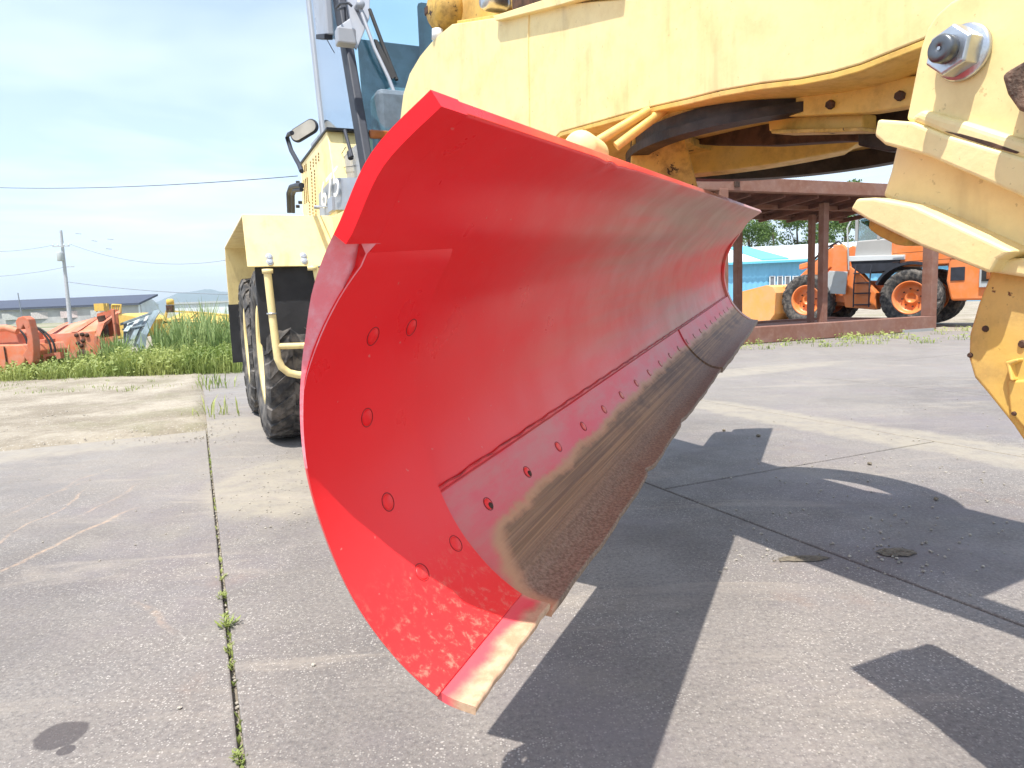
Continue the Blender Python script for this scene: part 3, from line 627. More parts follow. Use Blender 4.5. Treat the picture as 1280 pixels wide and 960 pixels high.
w = MB(); w.prism([cpx(405, 44, CL-.03), cpx(416, 43, CL-.03), cpx(416, 50, CL-.03), cpx(405, 50, CL-.03)], ML*-.06); cpart('mount_clamp', w, M_greyd, .004)
w = MB(); w.tube([cpx(409, 50, CL-.04), cpx(418, 66, CL-.02)], .003, 5); cpart('cable', w, M_dark, 0)
w = MB(); w.tube([cpx(420, 10, CL-.05), cpx(426, 4, CL-.07), cpx(436, 4, CL-.07), cpx(440, 8, CL-.05)], .008, 8); w.tube([cpx(422, 12, CL-.06), cpx(431, 10, CL-.06), cpx(432, 26, CL-.05)], .007, 8); cpart('grab_loop', w, M_greyd, 0)
def wsx(x, y, off=-.03):                                              # point on the windshield plane
    a = mp(4.60, 0, 1.70); d = mp(5.33, 0, 3.45)-a; n_ = ML.cross(d).normalized(); n_ = n_ if n_.dot(MB_) > 0 else -n_
    return atP(x, y, a+n_*off, n_)
w = MB(); w.prism([wsx(x, y, -.02) for x, y in ((425, -20), (428, 45), (446, 62), (456, 38), (462, 22), (463, -20))], MB_*.02); cpart('wiper_plate', w, M_grey, .006)
w = MB(); w.prism([wsx(x, y, -.05) for x, y in ((419, 38), (436, 26), (441, 44), (425, 60))], MB_*-.06); cpart('wiper_motor', w, M_grey, .008)
w = MB(); w.tube([wsx(449, 8, -.06), wsx(468, 60, -.05), wsx(486, 98, -.04), wsx(502, 140, -.03)], .013, 8); w.lathe([(0, -.05), (.03, -.05), (.03, .03), (0, .03)], wsx(449, 8, -.05), MB_, 16); cpart('wiper_arm', w, M_grey, 0)
w = MB(); w.tube([wsx(462, 12, -.02), wsx(480, 60, -.02), wsx(496, 100, -.02)], .014, 6); w.prism([wsx(x, y, -.015) for x, y in ((467, 50), (471, 51), (494, 96), (490, 100), (482, 92))], MB_*-.02); cpart('wiper_blade', w, M_dark, 0)
# ---- engine hood with vents, number panel
HL = 1.0
def hx(x, y, off=0.): return atL(x, y, HL+off)
w = MB(); w.prism([hx(376, 206), hx(408, 163), hx(416.5, 222), hx(424, 300), hx(385, 300), hx(378, 262)], ML*.9); hood = w.build('engine_hood', M_yel, grader, bevel=.01)
w = MB(); w.prism([hx(374.5, 207, -.01), hx(408, 162, -.01), hx(408, 158.5, -.01), hx(374.5, 203, -.01)], ML*.9); w.build('hood_edge_trim', M_greyd, hood, bevel=.004)
w = MB(); w.prism([hx(389, 184, .1), hx(402, 168, .1), hx(401, 165, .1), hx(388, 180, .1)], ML*.3); w.build('hood_hatch', M_grey, hood, bevel=.004)
w = MB(); w.prism([hx(x, y, -.008) for x, y in ((398, 243), (416, 222), (446, 222), (452, 262), (420, 262), (400, 277))], ML*.006); w.build('number_panel', M_grey, hood)
w = MB(); w.prism([hx(x, y, -.02) for x, y in ((402, 279), (420, 268), (440, 258), (455, 252), (460, 275), (440, 300), (405, 300))], ML*.3); w.build('hood_lower_panel', M_yel, hood, bevel=.004)
w = MB()
for (x0, y0, nx_, ny_, dx0, dy0, sl_) in ((388, 203, 4, 3, 3.4, 4, -3.6), (389.5, 216, 2, 14, 3.6, 4.2, -2.4), (387, 253, 1, 5, 3, 4, -2)):
    for i in range(nx_):
        for j in range(ny_):
            w.lathe([(0, -.004), (.009, -.004), (.009, .002)], hx(x0+i*dx0+j*.15, y0+j*dy0+i*sl_, -.002), ML, 8)
for x0, y0, ny_ in ((378.5, 209, 4), (380, 226, 13)):
    for i in range(3):
        for j in range(ny_): w.lathe([(0, -.004), (.008, -.004), (.008, .002)], hx(x0+i*2.1+j*.1, y0+j*2.35-i*1.6, -.002), ML, 6)
w.build('vent_holes', flat('vent_brown', (.16, .08, .02), .8), hood, kind='stuff')
def text(name, s_, size, loc, X, Y, mat, parent, ext=.002, wide=1.):
    cu = bpy.data.curves.new(name, 'FONT'); cu.body = s_; cu.size = size; cu.extrude = ext; cu.align_x = 'LEFT'
    to = bpy.data.objects.new('tmp', cu); COL.objects.link(to); bpy.context.view_layer.update()
    me = bpy.data.meshes.new_from_object(to.evaluated_get(bpy.context.evaluated_depsgraph_get())); bpy.data.objects.remove(to)
    X = X.normalized(); Z = X.cross(Y).normalized(); Y = Z.cross(X)
    M = Matrix(((X.x, Y.x, Z.x, loc.x), (X.y, Y.y, Z.y, loc.y), (X.z, Y.z, Z.z, loc.z), (0, 0, 0, 1)))
    me.transform(Matrix.Scale(wide, 4, (1, 0, 0))); me.name = name; me.materials.clear(); me.materials.append(mat); o = bpy.data.objects.new(name, me); COL.objects.link(o); reg(o, M, parent); return o
text('model_number', '675', .27, hx(402, 263, -.03), (-MB_)+V3((0, 0, .03)), V3((0, 0, 1)), M_white, hood, wide=1.9)
w = MB(); w.box(hx(414, 256, -.12), (.16, .02, .09), (MB_, ML, V3((0, 0, 1)))); w.tube([hx(396, 259, -.12), hx(410, 258, -.12)], .006, 6); w.lathe([(0, -.02), (.015, -.02), (.015, .02), (0, .02)], hx(396, 259, -.12), ML, 8); w.build('battery_switch', M_grey, grader, bevel=.004)
# ---- mirror and grab rails left of the hood
w = MB(); c0 = atY(379.5, 163, 6.2); Xm = (atY(395, 153, 6.2)-atY(364, 172, 6.25)).normalized(); Ym = V3((0, 0, 1)); Ym = (Ym-Xm*Xm.dot(Ym)).normalized()
def rr(a, b, r, n=8):
    o = []
    for cx, cy, s0 in ((a-r, b-r, 0), (-a+r, b-r, 90), (-a+r, -b+r, 180), (a-r, -b+r, 270)):
        o += [(cx+r*math.cos(math.radians(s0+90*k/n)), cy+r*math.sin(math.radians(s0+90*k/n))) for k in range(n+1)]
    return o
Zm = Xm.cross(Ym)
w.prism([c0+Xm*x+Ym*y for x, y in rr(.135, .062, .06)], Zm*.03*(1 if Zm.dot(MB_) > 0 else -1)); mir = w.build('mirror', M_greyd, grader, bevel=.006)
w = MB(); w.prism([c0+Xm*x+Ym*y-V3((0, .012, 0)) for x, y in rr(.122, .050, .049)], V3((0, .008, 0))); w.build('mirror_glass', M_mirror, mir)
w = MB(); w.tube([atL(x, y, .74) for x, y in ((365, 166), (361, 168), (359, 172), (364, 188), (374, 206), (377, 214))], .016, 8); w.build('mirror_arm', M_greyd, grader)
w = MB(); w.tube([atL(x, y, .8) for x, y in ((362, 266), (361, 242), (364, 234), (372, 232), (377, 232))], .022, 8); w.tube([atL(x, y, .8) for x, y in ((366.5, 266), (366, 244), (368, 238), (377, 237))], .016, 8); w.build('grab_rail', M_greyd, grader)
for x, y in ((373, 228), (376, 253), (373, 258)): w = MB(); w.lathe([(0, -.02), (.014, -.02), (.014, .01)], atL(x, y, .9), ML, 8); w.build('rail_bolt', M_dark, grader)
# ---- rear fender, mudflap, ladder
FL0, FL1 = .36, .84
w = MB()
pf = [(5.16, 1.33), (5.30, 1.70), (8.3, 1.72), (8.42, .95)]; out = [mp(a, FL0, z) for a, z in pf]; inn = [mp(a+(.015 if i < 2 else -.015), FL0, z-.015*(0 < i < 3)) for i, (a, z) in enumerate(pf)]
w.prism(out+inn[::-1], ML*.95); fen = w.build('rear_fender', M_yel, grader, bevel=.004)
w = MB(); w.prism([mp(8.36, FL0, 1.6), mp(8.42, FL0, 1.0), mp(8.42, FL0+.6, 1.0), mp(8.36, FL0+.6, 1.6)], MB_*-.02); w.build('fender_inside_panel', M_yelw, fen)
w = MB(); w.prism([mp(8.38, FL0-.01, 1.1), mp(8.40, FL0-.01, .45), mp(8.40, FL0+.5, .45), mp(8.38, FL0+.5, 1.1)], MB_*.015); w.build('rear_mudflap', M_black, fen)
for x, y in ((336.5, 321), (337.5, 327.5), (379.5, 320), (380.5, 326)):
    n_ = (mp(5.16, 0, 1.33)-mp(5.30, 0, 1.70)).cross(ML).normalized(); n_ = n_ if n_.dot(MB_) < 0 else -n_
    w = MB(); w.lathe([(0, .014), (.015, .013), (.018, .006), (.024, .005), (.024, 0)], atP(x, y, mp(5.16, 0, 1.33)+n_*.001, n_), n_, 12, False); w.build('fender_bolt', M_steel, fen)
w = MB(); w.prism([mp(5.22, FL0+.05, 1.33), mp(5.22, FL0+.05, .80), mp(5.24, FL0+.15, .60), mp(5.24, FL1+.1, .60), mp(5.22, FL1+.1, 1.33)], MB_*.02); w.build('front_mudflap', M_black, grader, bevel=.006)
def lp(x, y, al): return atP(x, y, MB_*al, MB_)
lad = [(334, 338), (337, 365), (341, 400), (345, 432), (347, 448), (352, 459), (361, 466), (372, 468.5), (400, 470), (412, 466), (416, 455), (414, 440), (408, 400), (400, 360), (395, 335)]
w = MB(); w.tube([lp(x, y, 5.08) for x, y in lad], .026, 12); w.tube([lp(347, 433, 5.08), lp(410, 431, 5.08)], .022, 12); w.build('access_ladder', M_yel, grader)
for x, y in ((334.5, 340), (391, 336)): w = MB(); w.lathe([(0, -.01), (.036, -.01), (.036, .02), (0, .02)], lp(x, y, 5.08), V3((0, 0, 1)), 14); w.build('ladder_collar', M_yel, grader)
w = MB(); w.lathe([(.026, -.006), (.033, -.006), (.033, .006), (.026, .006)], lp(339.5, 392, 5.08), V3((0, 0, 1)), 14); w.build('ladder_clamp', M_steel, grader)
# tandem case + wheels
w = MB(); w.prism([mp(a, 1.0, z) for a, z in ((5.5, .5), (5.55, .85), (7.9, .85), (7.95, .5), (7.8, .4), (5.7, .4))], ML*.25); w.build('tandem_case', M_yelw, grader, bevel=.02)
def tyre(w, c, ax, R, Wd, n=26, lug=.03, bite=.35, n_l=24):
    ax = V3(ax).normalized(); h = Wd/2
    prof = [(R*.56, -h*.72), (R*.60, -h*.88), (R*.75, -h), (R*.88, -h*.97), (R*.955, -h*.86), (R*.972, -h*.6), (R*.978, 0), (R*.972, h*.6), (R*.955, h*.86), (R*.88, h*.97), (R*.75, h), (R*.6, h*.88), (R*.56, h*.72)]
    w.lathe(prof, c, ax, 48)
    c = V3(c); X = ax.orthogonal().normalized(); Y = ax.cross(X)
    def P(a, r, s): return c+ax*s+(X*math.cos(a)+Y*math.sin(a))*r
    for k in range(n_l):
        for sd in (-1, 1):
            a0 = 2*math.pi*(k+(.5 if sd > 0 else 0))/n_l; da = 2*math.pi/n_l
            secs = []
            for s, sh_, r1, wd in ((-.02, .0, R, .30), (.45, bite, R*.998, .32), (.86, bite*2, R*.985, .36), (1.0, bite*2.2, R*.90, .34)):
                a1 = a0+da*sh_; ww = da*wd
                rb = r1-lug*1.3 if s < .99 else r1-lug
                secs.append([P(a1-ww, rb, sd*s*h*1.01), P(a1-ww*.85, r1, sd*s*h*1.01), P(a1+ww*.85, r1, sd*s*h*1.01), P(a1+ww, rb, sd*s*h*1.01)])
            vs = [p for q in secs for p in q]; m = len(secs)
            w.add(vs, [(i*4+j, i*4+(j+1) % 4, i*4+4+(j+1) % 4, i*4+4+j) for i in range(m-1) for j in range(4)]+[(0, 1, 2, 3), (4*m-4, 4*m-3, 4*m-2, 4*m-1)])
    return w
def wheel(parent, c, ax, R, Wd, mat, name='wheel', **k):
    w = MB(); a = V3(ax).normalized(); h = Wd/2
    w.lathe([(0, -h*.1), (R*.14, -h*.1), (R*.16, -h*.3), (R*.2, -h*.32), (R*.24, -h*.12), (R*.44, -h*.02), (R*.5, -h*.3), (R*.53, -h*.78), (R*.585, -h*.86), (R*.59, -h*.7), (R*.57, h*.7), (R*.5, h*.8), (R*.2, h*.3), (0, h*.3)], c, a, 40)
    rim = w.build(name, mat, parent)
    for q in range(8):
        X = a.orthogonal().normalized(); Y = a.cross(X); an = q*math.pi/4; w = MB(); w.lathe([(0, -.05), (R*.025, -.05), (R*.028, 0)], V3(c)+(X*math.cos(an)+Y*math.sin(an))*R*.31-a*h*.05, a, 6, False); w.build('wheel_nut', M_rustd, rim)
    w = MB(); tyre(w, c, a, R, Wd, **k); w.build('tyre', M_tyre, rim); return rim
wheel(grader, mp(5.86, .62, .675), ML, .675, .38, M_yel, lug=.028, bite=.42, n_l=22)
wheel(grader, mp(7.44, .62, .675), ML, .675, .38, M_yel, lug=.028, bite=.42, n_l=22)

# ---- front axle knuckle close to the camera (nut, lug, flanges, lower arm)
KL = 1.24
def kp(x, y, off=0.): return atL(x, y, KL+off)
def kprism(name, P, o0, o1, mat=M_yel, bev=.006, par=None, lab=None):
    w = MB(); w.prism([kp(x, y, o0) for x, y in P], ML*(o1-o0)); return w.build(name, mat, par or knuckle, bevel=bev, label=lab, seg=3)
w = MB(); w.prism([kp(x, y, 0.) for x, y in [(1122, 172), (1112, 215), (1102, 246), (1140, 262), (1240, 322), (1300, 350), (1480, 420), (1480, 240), (1280, 214), (1180, 186)]], ML*.22)
knuckle = w.build('front_axle', M_yel, grader, bevel=.008)
lugp = [(1132, 150), (1140, 110), (1150, 60), (1158, 36), (1170, 18), (1188, 2), (1210, -10), (1250, -18), (1480, -60), (1480, 260), (1290, 205), (1210, 180)]
kprism('pivot_lug', lugp, -.035, .05)
kprism('upper_flange', [(1096, 149), (1092, 170), (1105, 181), (1160, 196), (1262, 240), (1480, 340), (1480, 262), (1282, 198), (1180, 168), (1140, 152)], -.055, .2, M_yelr)
kprism('lower_flange', [(1070, 248), (1062, 262), (1085, 276), (1150, 308), (1236, 342), (1246, 325), (1266, 314), (1140, 256), (1092, 247)], -.06, .16, M_yelr)
kprism('flange_gusset', [(1086, 272), (1084, 286), (1098, 296), (1118, 306), (1132, 308), (1136, 296)], -.03, .05, M_yelg)
kprism('weld_fillet', [(1134, 150), (1150, 136), (1200, 150), (1290, 178), (1290, 204), (1200, 178)], -.05, .02, M_yelr, .01)
kprism('rusted_slot', [(1180, 164), (1200, 167), (1240, 178), (1274, 190), (1270, 192), (1236, 183), (1205, 173)], -.0515, -.03, M_rustd, .001)
kprism('lower_arm', [(1240, 330), (1234, 350), (1222, 380), (1211, 418), (1210, 448), (1217, 472), (1234, 492), (1250, 512), (1266, 532), (1280, 553), (1330, 640), (1480, 640), (1480, 335)], -.01, .06, M_yelw)
kprism('arm_cap_band', [(1238, 324), (1236, 340), (1300, 350), (1480, 372), (1480, 340), (1290, 322)], -.03, .08, M_yelr)
kprism('arm_rib', [(1256, 452), (1262, 476), (1266, 476), (1262, 456), (1272, 452), (1272, 448)], -.025, 0, M_yelw, .003)
kprism('arm_rib', [(1258, 476), (1480, 465), (1480, 620), (1300, 560), (1262, 515)], -.016, 0, M_yelw, .004)
for x, y, r in ((1232, 411, .006), (1278, 430, .007), (1268, 517, .004), (1213, 444, .005)):
    w = MB(); w.lathe([(0, -.004), (r*.7, -.004), (r, 0)], kp(x, y, -.01 if y < 480 else -.016), ML, 9, False); w.build('paint_chip', M_rustd, knuckle)
# rusty torn end at the right border
kprism('broken_bracket', [(1251, 94), (1262, 86), (1290, 70), (1480, 60), (1480, 160), (1290, 145), (1272, 138), (1258, 118)], -.10, -.03, flat('raw_rusty_steel', (.16, .1, .065), .6, .3, .6, 30, .8), .006)
# washer, nut and stud
nc = kp(1207, 66, -.036)
w = MB(); w.lathe([(0, 0), (.042, 0), (.045, -.003), (.045, -.009), (.042, -.012), (0, -.012)], nc, ML, 40); w.build('washer', M_steel, knuckle)
w = MB(); w.lathe([(.019, -.048), (.036, -.048), (.0395, -.044), (.0395, -.014), (.037, -.011), (.019, -.011)], nc, ML, 6, False); w.build('hex_nut', M_steel, knuckle, bevel=.0015)
w = MB(); w.lathe([(0, -.066), (.003, -.066), (.004, -.068), (.019, -.068), (.022, -.064), (.0222, -.045)], nc, ML, 28); w.build('stud', flat('stud_steel', (.16, .17, .18), .35, .8), knuckle)
w = MB(); w.lathe([(0, -.0685), (.003, -.0685)], nc, ML, 10); w.build('stud_centre', M_steel, knuckle)

# ================================================================== LEFT YARD
M_or = paint('faded_orange_paint', (.62, .17, .07), .6, dust=(.5, .3, .2), dustamt=.45, rust=.18, sc=1.5, fade=.25)
M_ord = paint('weathered_orange', (.50, .13, .06), .65, dust=(.4, .25, .18), dustamt=.5, rust=.3, sc=2)
M_silv = paint('grey_primer', (.42, .45, .46), .5, dust=(.4, .36, .3), dustamt=.4, rust=.1)
M_yo = paint('old_yellow', (.66, .43, .07), .6, dust=(.4, .3, .18), dustamt=.45, rust=.25, sc=1.5)
def Q(x, y, Y): return atY(x, y, Y)
def plate(w, P, Y, d): w.prism([Q(x, y, Y) for x, y in P], d); return w
def plough(name, label, Y, body, shelf, ribs, endp, mat, rib_mat, depth=.9, group='old ploughs left among the weeds', extra=None, rake=(.1, 1, 0)):
    b = Q(*endp[0][0], Y); t = tag(empty(name, (b.x, b.y, 0)), label, 'plough', group)
    dv = V3(rake).normalized()
    w = MB(); n = len(body[0]); vs = []
    for row, off in zip(body, shelf): vs += [Q(x, y, Y)+dv*off for x, y in row]
    m = len(body); fs = [(i*n+j, i*n+j+1, (i+1)*n+j+1, (i+1)*n+j) for i in range(m-1) for j in range(n-1)]
    w.add(vs, fs); o = w.build('blade_plate', mat, t); so = o.modifiers.new('s', 'SOLIDIFY'); so.thickness = .02
    for P, off, th in ribs:
        w = MB(); w.prism([Q(x, y, Y)+dv*o2 for (x, y), o2 in zip(P, off)], V3((th, 0, 0))); w.build('rib', rib_mat, t, bevel=.004)
    for P in endp:
        w = MB(); w.prism([Q(x, y, Y) for x, y in P], dv*.04); w.build('end_plate', rib_mat, t, bevel=.004)
    return t
Yp = 12.9
# long orange plough (rolled top, shelf, riveted lower face)
p2 = plough('snow_plough', 'long faded orange snow plough with rolled ribbed top lying in the weeds', Yp,
    [[(62, 404), (90, 397), (118, 391)], [(56, 408), (90, 402), (118, 397)], [(52, 418), (86, 412), (119, 407)], [(52, 418.5), (86, 416.5), (119, 414)], [(48, 452), (84, 455), (122, 455)]],
    [.75, .5, .2, 0, 0],
    [([(53, 418), (56, 406), (59, 404), (60, 417)], (0, .45, .5, 0), .05), ([(87, 415), (91, 399), (94, 397), (93, 415)], (0, .5, .6, 0), .05), ([(117, 455), (119, 420), (118, 404), (121, 391), (125, 389), (122, 404), (122, 420), (123, 457)], (-.02, -.02, .1, .5, .5, .1, -.02, -.02), .06)],
    [[(138, 386), (145, 432), (145, 425), (142, 387)], [(120, 424), (143, 420), (144, 428), (121, 432)]], M_or, M_ord)
w = MB(); plate(w, [(121, 392), (139, 387), (143, 420), (121, 424)], Yp+.5, (.1, .04, 0)); w.build('inner_panel', M_ord, p2)
w = MB(); plate(w, [(121, 430), (139, 426), (135, 446), (123, 452)], Yp+.1, (.1, .04, 0)); w.build('lower_panel', M_ord, p2)
w = MB(); w.tube([Q(126, 395, Yp+.2), Q(130, 408, Yp+.2), Q(132, 420, Yp+.2)], .07, 8); w.build('inner_strut', M_rustd, p2)
w = MB(); w.lathe([(0, -.03), (.085, -.03), (.1, 0)], Q(103, 443, Yp-.01), (0, 1, 0), 18); w.build('hole_cover', M_rustd, p2)
for x, y in ((96, 419), (103, 418), (109, 419), (98, 429), (102, 432), (104, 426)): w = MB(); w.lathe([(0, -.03), (.035, -.03), (.04, 0)], Q(x, y, Yp-.005), (0, 1, 0), 8); w.build('rust_patch', M_rustd, p2)
w = MB(); w.box(Q(127, 384, Yp+.3), (.18, .18, .14)); w.tube([Q(121, 381, Yp+.3), Q(121, 390, Yp+.3), Q(121, 381, Yp+.3), Q(133, 380, Yp+.3), Q(133, 390, Yp+.3)], .012, 6); w.build('marker_lamp', M_yo, p2)
# orange attachment with hook arm at the left
b = Q(10, 470, 12.); p1 = tag(empty('loader_attachment', (b.x, b.y, 0)), 'orange attachment with raised hook arm and hoses at the far left edge of the weeds', 'attachment', 'old ploughs left among the weeds')
w = MB(); plate(w, [(-40, 432), (28, 431), (34, 440), (30, 453), (8, 473), (-40, 478)], 12.05, (.2, 1.0, 0)); w.build('body', M_or, p1, bevel=.02)
w = MB(); w.tube([Q(x, y, 12.03) for x, y in ((5, 433), (8, 452), (10, 470))], .012, 5); w.build('panel_seam', M_rustd, p1)
w = MB(); plate(w, [(-40, 415), (5, 412), (20, 416), (24, 432), (-40, 434)], 12.35, (.1, .6, 0)); w.build('upper_box', M_ord, p1, bevel=.02)
w = MB(); w.tube([Q(-30, 412, 12.2), Q(8, 410, 12.2), Q(22, 414, 12.2)], .06, 8); w.build('cylinder', M_or, p1)
hk = [(21, 411), (19, 402), (22, 397), (29, 395), (35, 399), (38, 410), (41, 425), (42, 440), (41, 452), (37, 458), (33, 450), (28, 444), (33, 436), (34, 424), (31, 410), (29, 406), (26, 412)]
w = MB(); plate(w, hk, 11.85, (.03, .14, 0)); w.build('hook_arm', M_ord, p1, bevel=.012)
for k, (x0, x1, yb) in enumerate(((38, 64, 441), (40, 69, 440), (15, 34, 432))):
    w = MB(); w.tube([Q(x0+(x1-x0)*(1-math.cos(a))/2+(0), 410-0+(yb-410)*(1-math.sin(a))-0 if False else (409+(yb-409)*(max(0, a-.8)/2.34)**1.7 if True else 0), 12.3) for a in np.linspace(0, math.pi, 14)], .018, 7); w.build('hose', M_black, p1)
w = MB(); plate(w, [(54, 443), (75, 440), (76, 448), (71, 449), (70, 444), (57, 446), (57, 452), (54, 452)], 12.2, (0, .1, 0)); w.build('hitch_bar', M_ord, p1)
w = MB(); plate(w, [(44, 425), (56, 424), (58, 452), (44, 455)], 12.5, (0, .3, 0)); w.build('rear_box', M_ord, p1, bevel=.01)
# yellow box plough behind
b = Q(155, 400, 15); py = tag(empty('yellow_plough', (b.x, b.y, 0)), 'small bright yellow plough with lamp frame seen between the orange and grey ploughs', 'plough', 'old ploughs left among the weeds')
w = MB(); plate(w, [(141, 396), (150, 392), (168, 395), (178, 400), (170, 420), (141, 425)], 15, (.2, .8, 0)); w.build('body', M_yo, py, bevel=.02)
for s_ in range(4): w = MB(); plate(w, [(141+s_*2.6, 381), (142+s_*2.6, 381), (142+s_*2.6, 391), (141+s_*2.6, 391)], 15, (0, .03, 0)); w.build('lamp_bar', M_yo, py)
w = MB(); w.tube([Q(140, 381, 15), Q(151, 381, 15), Q(151, 391, 15), Q(140, 391, 15), Q(140, 381, 15)], .02, 6); w.build('lamp_frame', M_yo, py)
# grey V-shaped plough
pg = plough('grey_plough', 'silver grey ribbed plough wing standing upright in the weeds', 13.4,
    [[(150, 403), (168, 396), (192, 389)], [(152, 415), (168, 412), (186, 408)], [(160, 432), (168, 434), (178, 436)]], [.2, .05, 0],
    [([(150, 404), (153, 402), (160, 432), (157, 432)], (.1, .1, -.05, -.05), .03), ([(160, 400), (165, 398), (160, 414), (156, 414)], (.1, .1, -.05, -.05), .03), ([(172, 396), (177, 394), (168, 424), (164, 424)], (.1, .1, -.05, -.05), .03), ([(183, 392), (187, 391), (177, 430), (172, 430)], (.1, .1, -.05, -.05), .03), ([(192, 388), (198, 387), (186, 418), (184, 436), (176, 436), (180, 416)], (.0, .0, -.1, -.1, -.1, -.1), .03)],
    [[(150, 404), (191, 389), (191, 391.5), (150, 407)], [(152, 411), (184, 405), (184, 407), (153, 413)]], M_silv, flat('blue_grey_steel', (.25, .31, .34), .5, .2))
# yellow plough behind the reeds
pe = plough('yellow_plough', 'long yellow plough with beacon half hidden behind tall reeds', 15.5,
    [[(206, 392), (228, 390), (265, 393), (305, 398)], [(203, 402), (228, 402), (265, 404), (305, 407)], [(203, 432), (228, 433), (265, 434), (305, 436)]], [.6, 0, 0],
    [([(228, 402), (228, 390), (231, 390), (231, 402)], (-.02, .5, .5, -.02), .03), ([(245, 434), (245, 404), (248, 404), (248, 434)], (-.04, -.04, -.04, -.04), .03), ([(265, 434), (266, 400), (270, 400), (270, 434)], (-.04, -.04, -.04, -.04), .03), ([(220, 434), (220, 404), (223, 404), (223, 434)], (-.04, -.04, -.04, -.04), .03), ([(288, 434), (288, 404), (291, 404), (291, 434)], (-.04, -.04, -.04, -.04), .03)],
    [[(202, 404), (207, 388), (209, 388), (206, 405)], [(204, 401), (305, 405), (305, 408), (204, 404)], [(207, 388), (240, 389), (305, 396), (305, 398), (240, 391), (207, 390)]], M_yo, M_yo)
w = MB(); w.box(Q(213, 386, 15.5), (.13, .13, .16)); w.build('beacon_base', M_rustd, pe); w = MB(); w.lathe([(0, 0), (.08, 0), (.08, .1), (.05, .13), (0, .13)], Q(213, 381, 15.5), (0, 0, 1), 12); w.build('beacon', M_yo, pe)

# weeds and reeds (real blades)
def leafmat(name, a, b, tr=.35):
    m = bpy.data.materials.new(name); m.use_nodes = True; nt = m.node_tree; p = nt.nodes['Principled BSDF']; g = G(nt)
    c = g.mix(g.ramp(g.noise(.9, 5, .7), .3, .7), a, b); nt.links.new(c, p.inputs['Base Color']); p.inputs['Roughness'].default_value = .6
    tl = nt.nodes.new('ShaderNodeBsdfTranslucent'); nt.links.new(c, tl.inputs[0]); mx_ = nt.nodes.new('ShaderNodeMixShader'); mx_.inputs[0].default_value = tr
    nt.links.new(p.outputs[0], mx_.inputs[1]); nt.links.new(tl.outputs[0], mx_.inputs[2]); nt.links.new(mx_.outputs[0], nt.nodes['Material Output'].inputs[0]); return m
M_grass = leafmat('weed_green', (.15, .22, .04), (.42, .46, .14)); M_reed = leafmat('reed_green', (.17, .26, .08), (.34, .42, .16)); M_leaf = leafmat('tree_leaf', (.055, .115, .02), (.15, .23, .05), .3)
M_dry = leafmat('dry_stalk', (.35, .28, .15), (.45, .36, .2), .2)
def blades(n, fx, h0, h1, wd, lean=.35, w=None):
    w = w or MB()
    for _ in range(n):
        x, y, hs = fx(); h = random.uniform(h0, h1)*hs; a = random.uniform(0, 6.28); ln = random.uniform(.05, lean)*h; w_ = wd*random.uniform(.6, 1.3)
        dx_, dy_ = math.cos(a), math.sin(a); sx_, sy_ = -dy_*w_, dx_*w_; b0 = V3((x, y, -.02)); m1 = V3((x+dx_*ln*.35, y+dy_*ln*.35, h*.6)); t1 = V3((x+dx_*ln, y+dy_*ln, h)); s_ = V3((sx_, sy_, 0))
        w.add([b0-s_*.6, b0+s_*.6, m1+s_, m1-s_, t1], [(0, 1, 2, 3), (3, 2, 4)])
    return w
def leaves(n, fx, h, ls, w):
    for _ in range(n):
        x, y, hs = fx(); z = random.random()**.8*h*hs; c = V3((x, y, z+.02)); a = V3((random.gauss(0, 1), random.gauss(0, 1), random.gauss(.2, .6))).normalized(); b = a.orthogonal().normalized(); s_ = ls*random.uniform(.6, 1.4)
        w.add([c, c+a*s_*.5+b*s_*.28, c+a*s_, c+a*s_*.5-b*s_*.28], [(0, 1, 2, 3)])
    return w
def px_spot(x0, x1, Y0, Y1, prof=None):
    def f():
        px = random.uniform(x0, x1); Y = random.uniform(Y0, Y1); q = atY(px, 480, Y); hs = prof(px) if prof else 1; return q.x, Y, hs
    return f
front_edge = lambda px: 1.
w = MB()
wf = lambda p: (.62 if p < 140 else 1)*.45+.35*math.sin(p*.07)**2+.25*math.sin(p*.19+1)**2+(.35 if p > 140 else 0)
blades(9000, px_spot(-60, 304, 11.4, 13.1, wf), .06, .42, .007, 1.0, w)
leaves(8000, px_spot(-60, 304, 11.6, 13.2, wf), .36, .045, w)
for _ in range(60):
    x, y, h_ = px_spot(-40, 304, 11.55, 13)(); leaves(90, lambda: (x+random.gauss(0, .12), y+random.gauss(0, .12), 1), random.uniform(.2, .35 if x < -5.6 else .55), .07, w)
w.build('weeds', M_grass, kind='stuff', recalc=False)['label'] = 'low green weeds along the far edge of the yard'
w = MB(); blades(500, px_spot(60, 215, 12.3, 13.2, lambda p: .7+.5*math.sin(p*.13)**2), .2, .62, .009, .7, w); blades(1500, px_spot(198, 306, 12.6, 14.8, lambda p: .75+.35*math.sin(p*.09)**2+(.15 if 230 < p < 290 else 0)), .4, 1.12, .012, .5, w); blades(160, px_spot(135, 160, 12.4, 13.0), .3, .8, .015, .6, w)
w.build('reeds', M_reed, kind='stuff', recalc=False)['label'] = 'tall green reeds in front of the yellow plough'
w = MB()
for _ in range(60):
    x, y, _h = px_spot(-20, 262, 9.2, 11.8)(); blades(random.randint(4, 16), lambda: (x+random.gauss(0, .07), y+random.gauss(0, .07), 1), .02, .07, .004, 1.2, w)
for x_, Y_ in ((266, 9.9), (272, 9.3), (268, 6.9)):
    q = atY(x_, 480, Y_); blades(30, lambda: (q.x+random.gauss(0, .12), q.y+random.gauss(0, .12), 1), .05, .22, .007, .9, w)
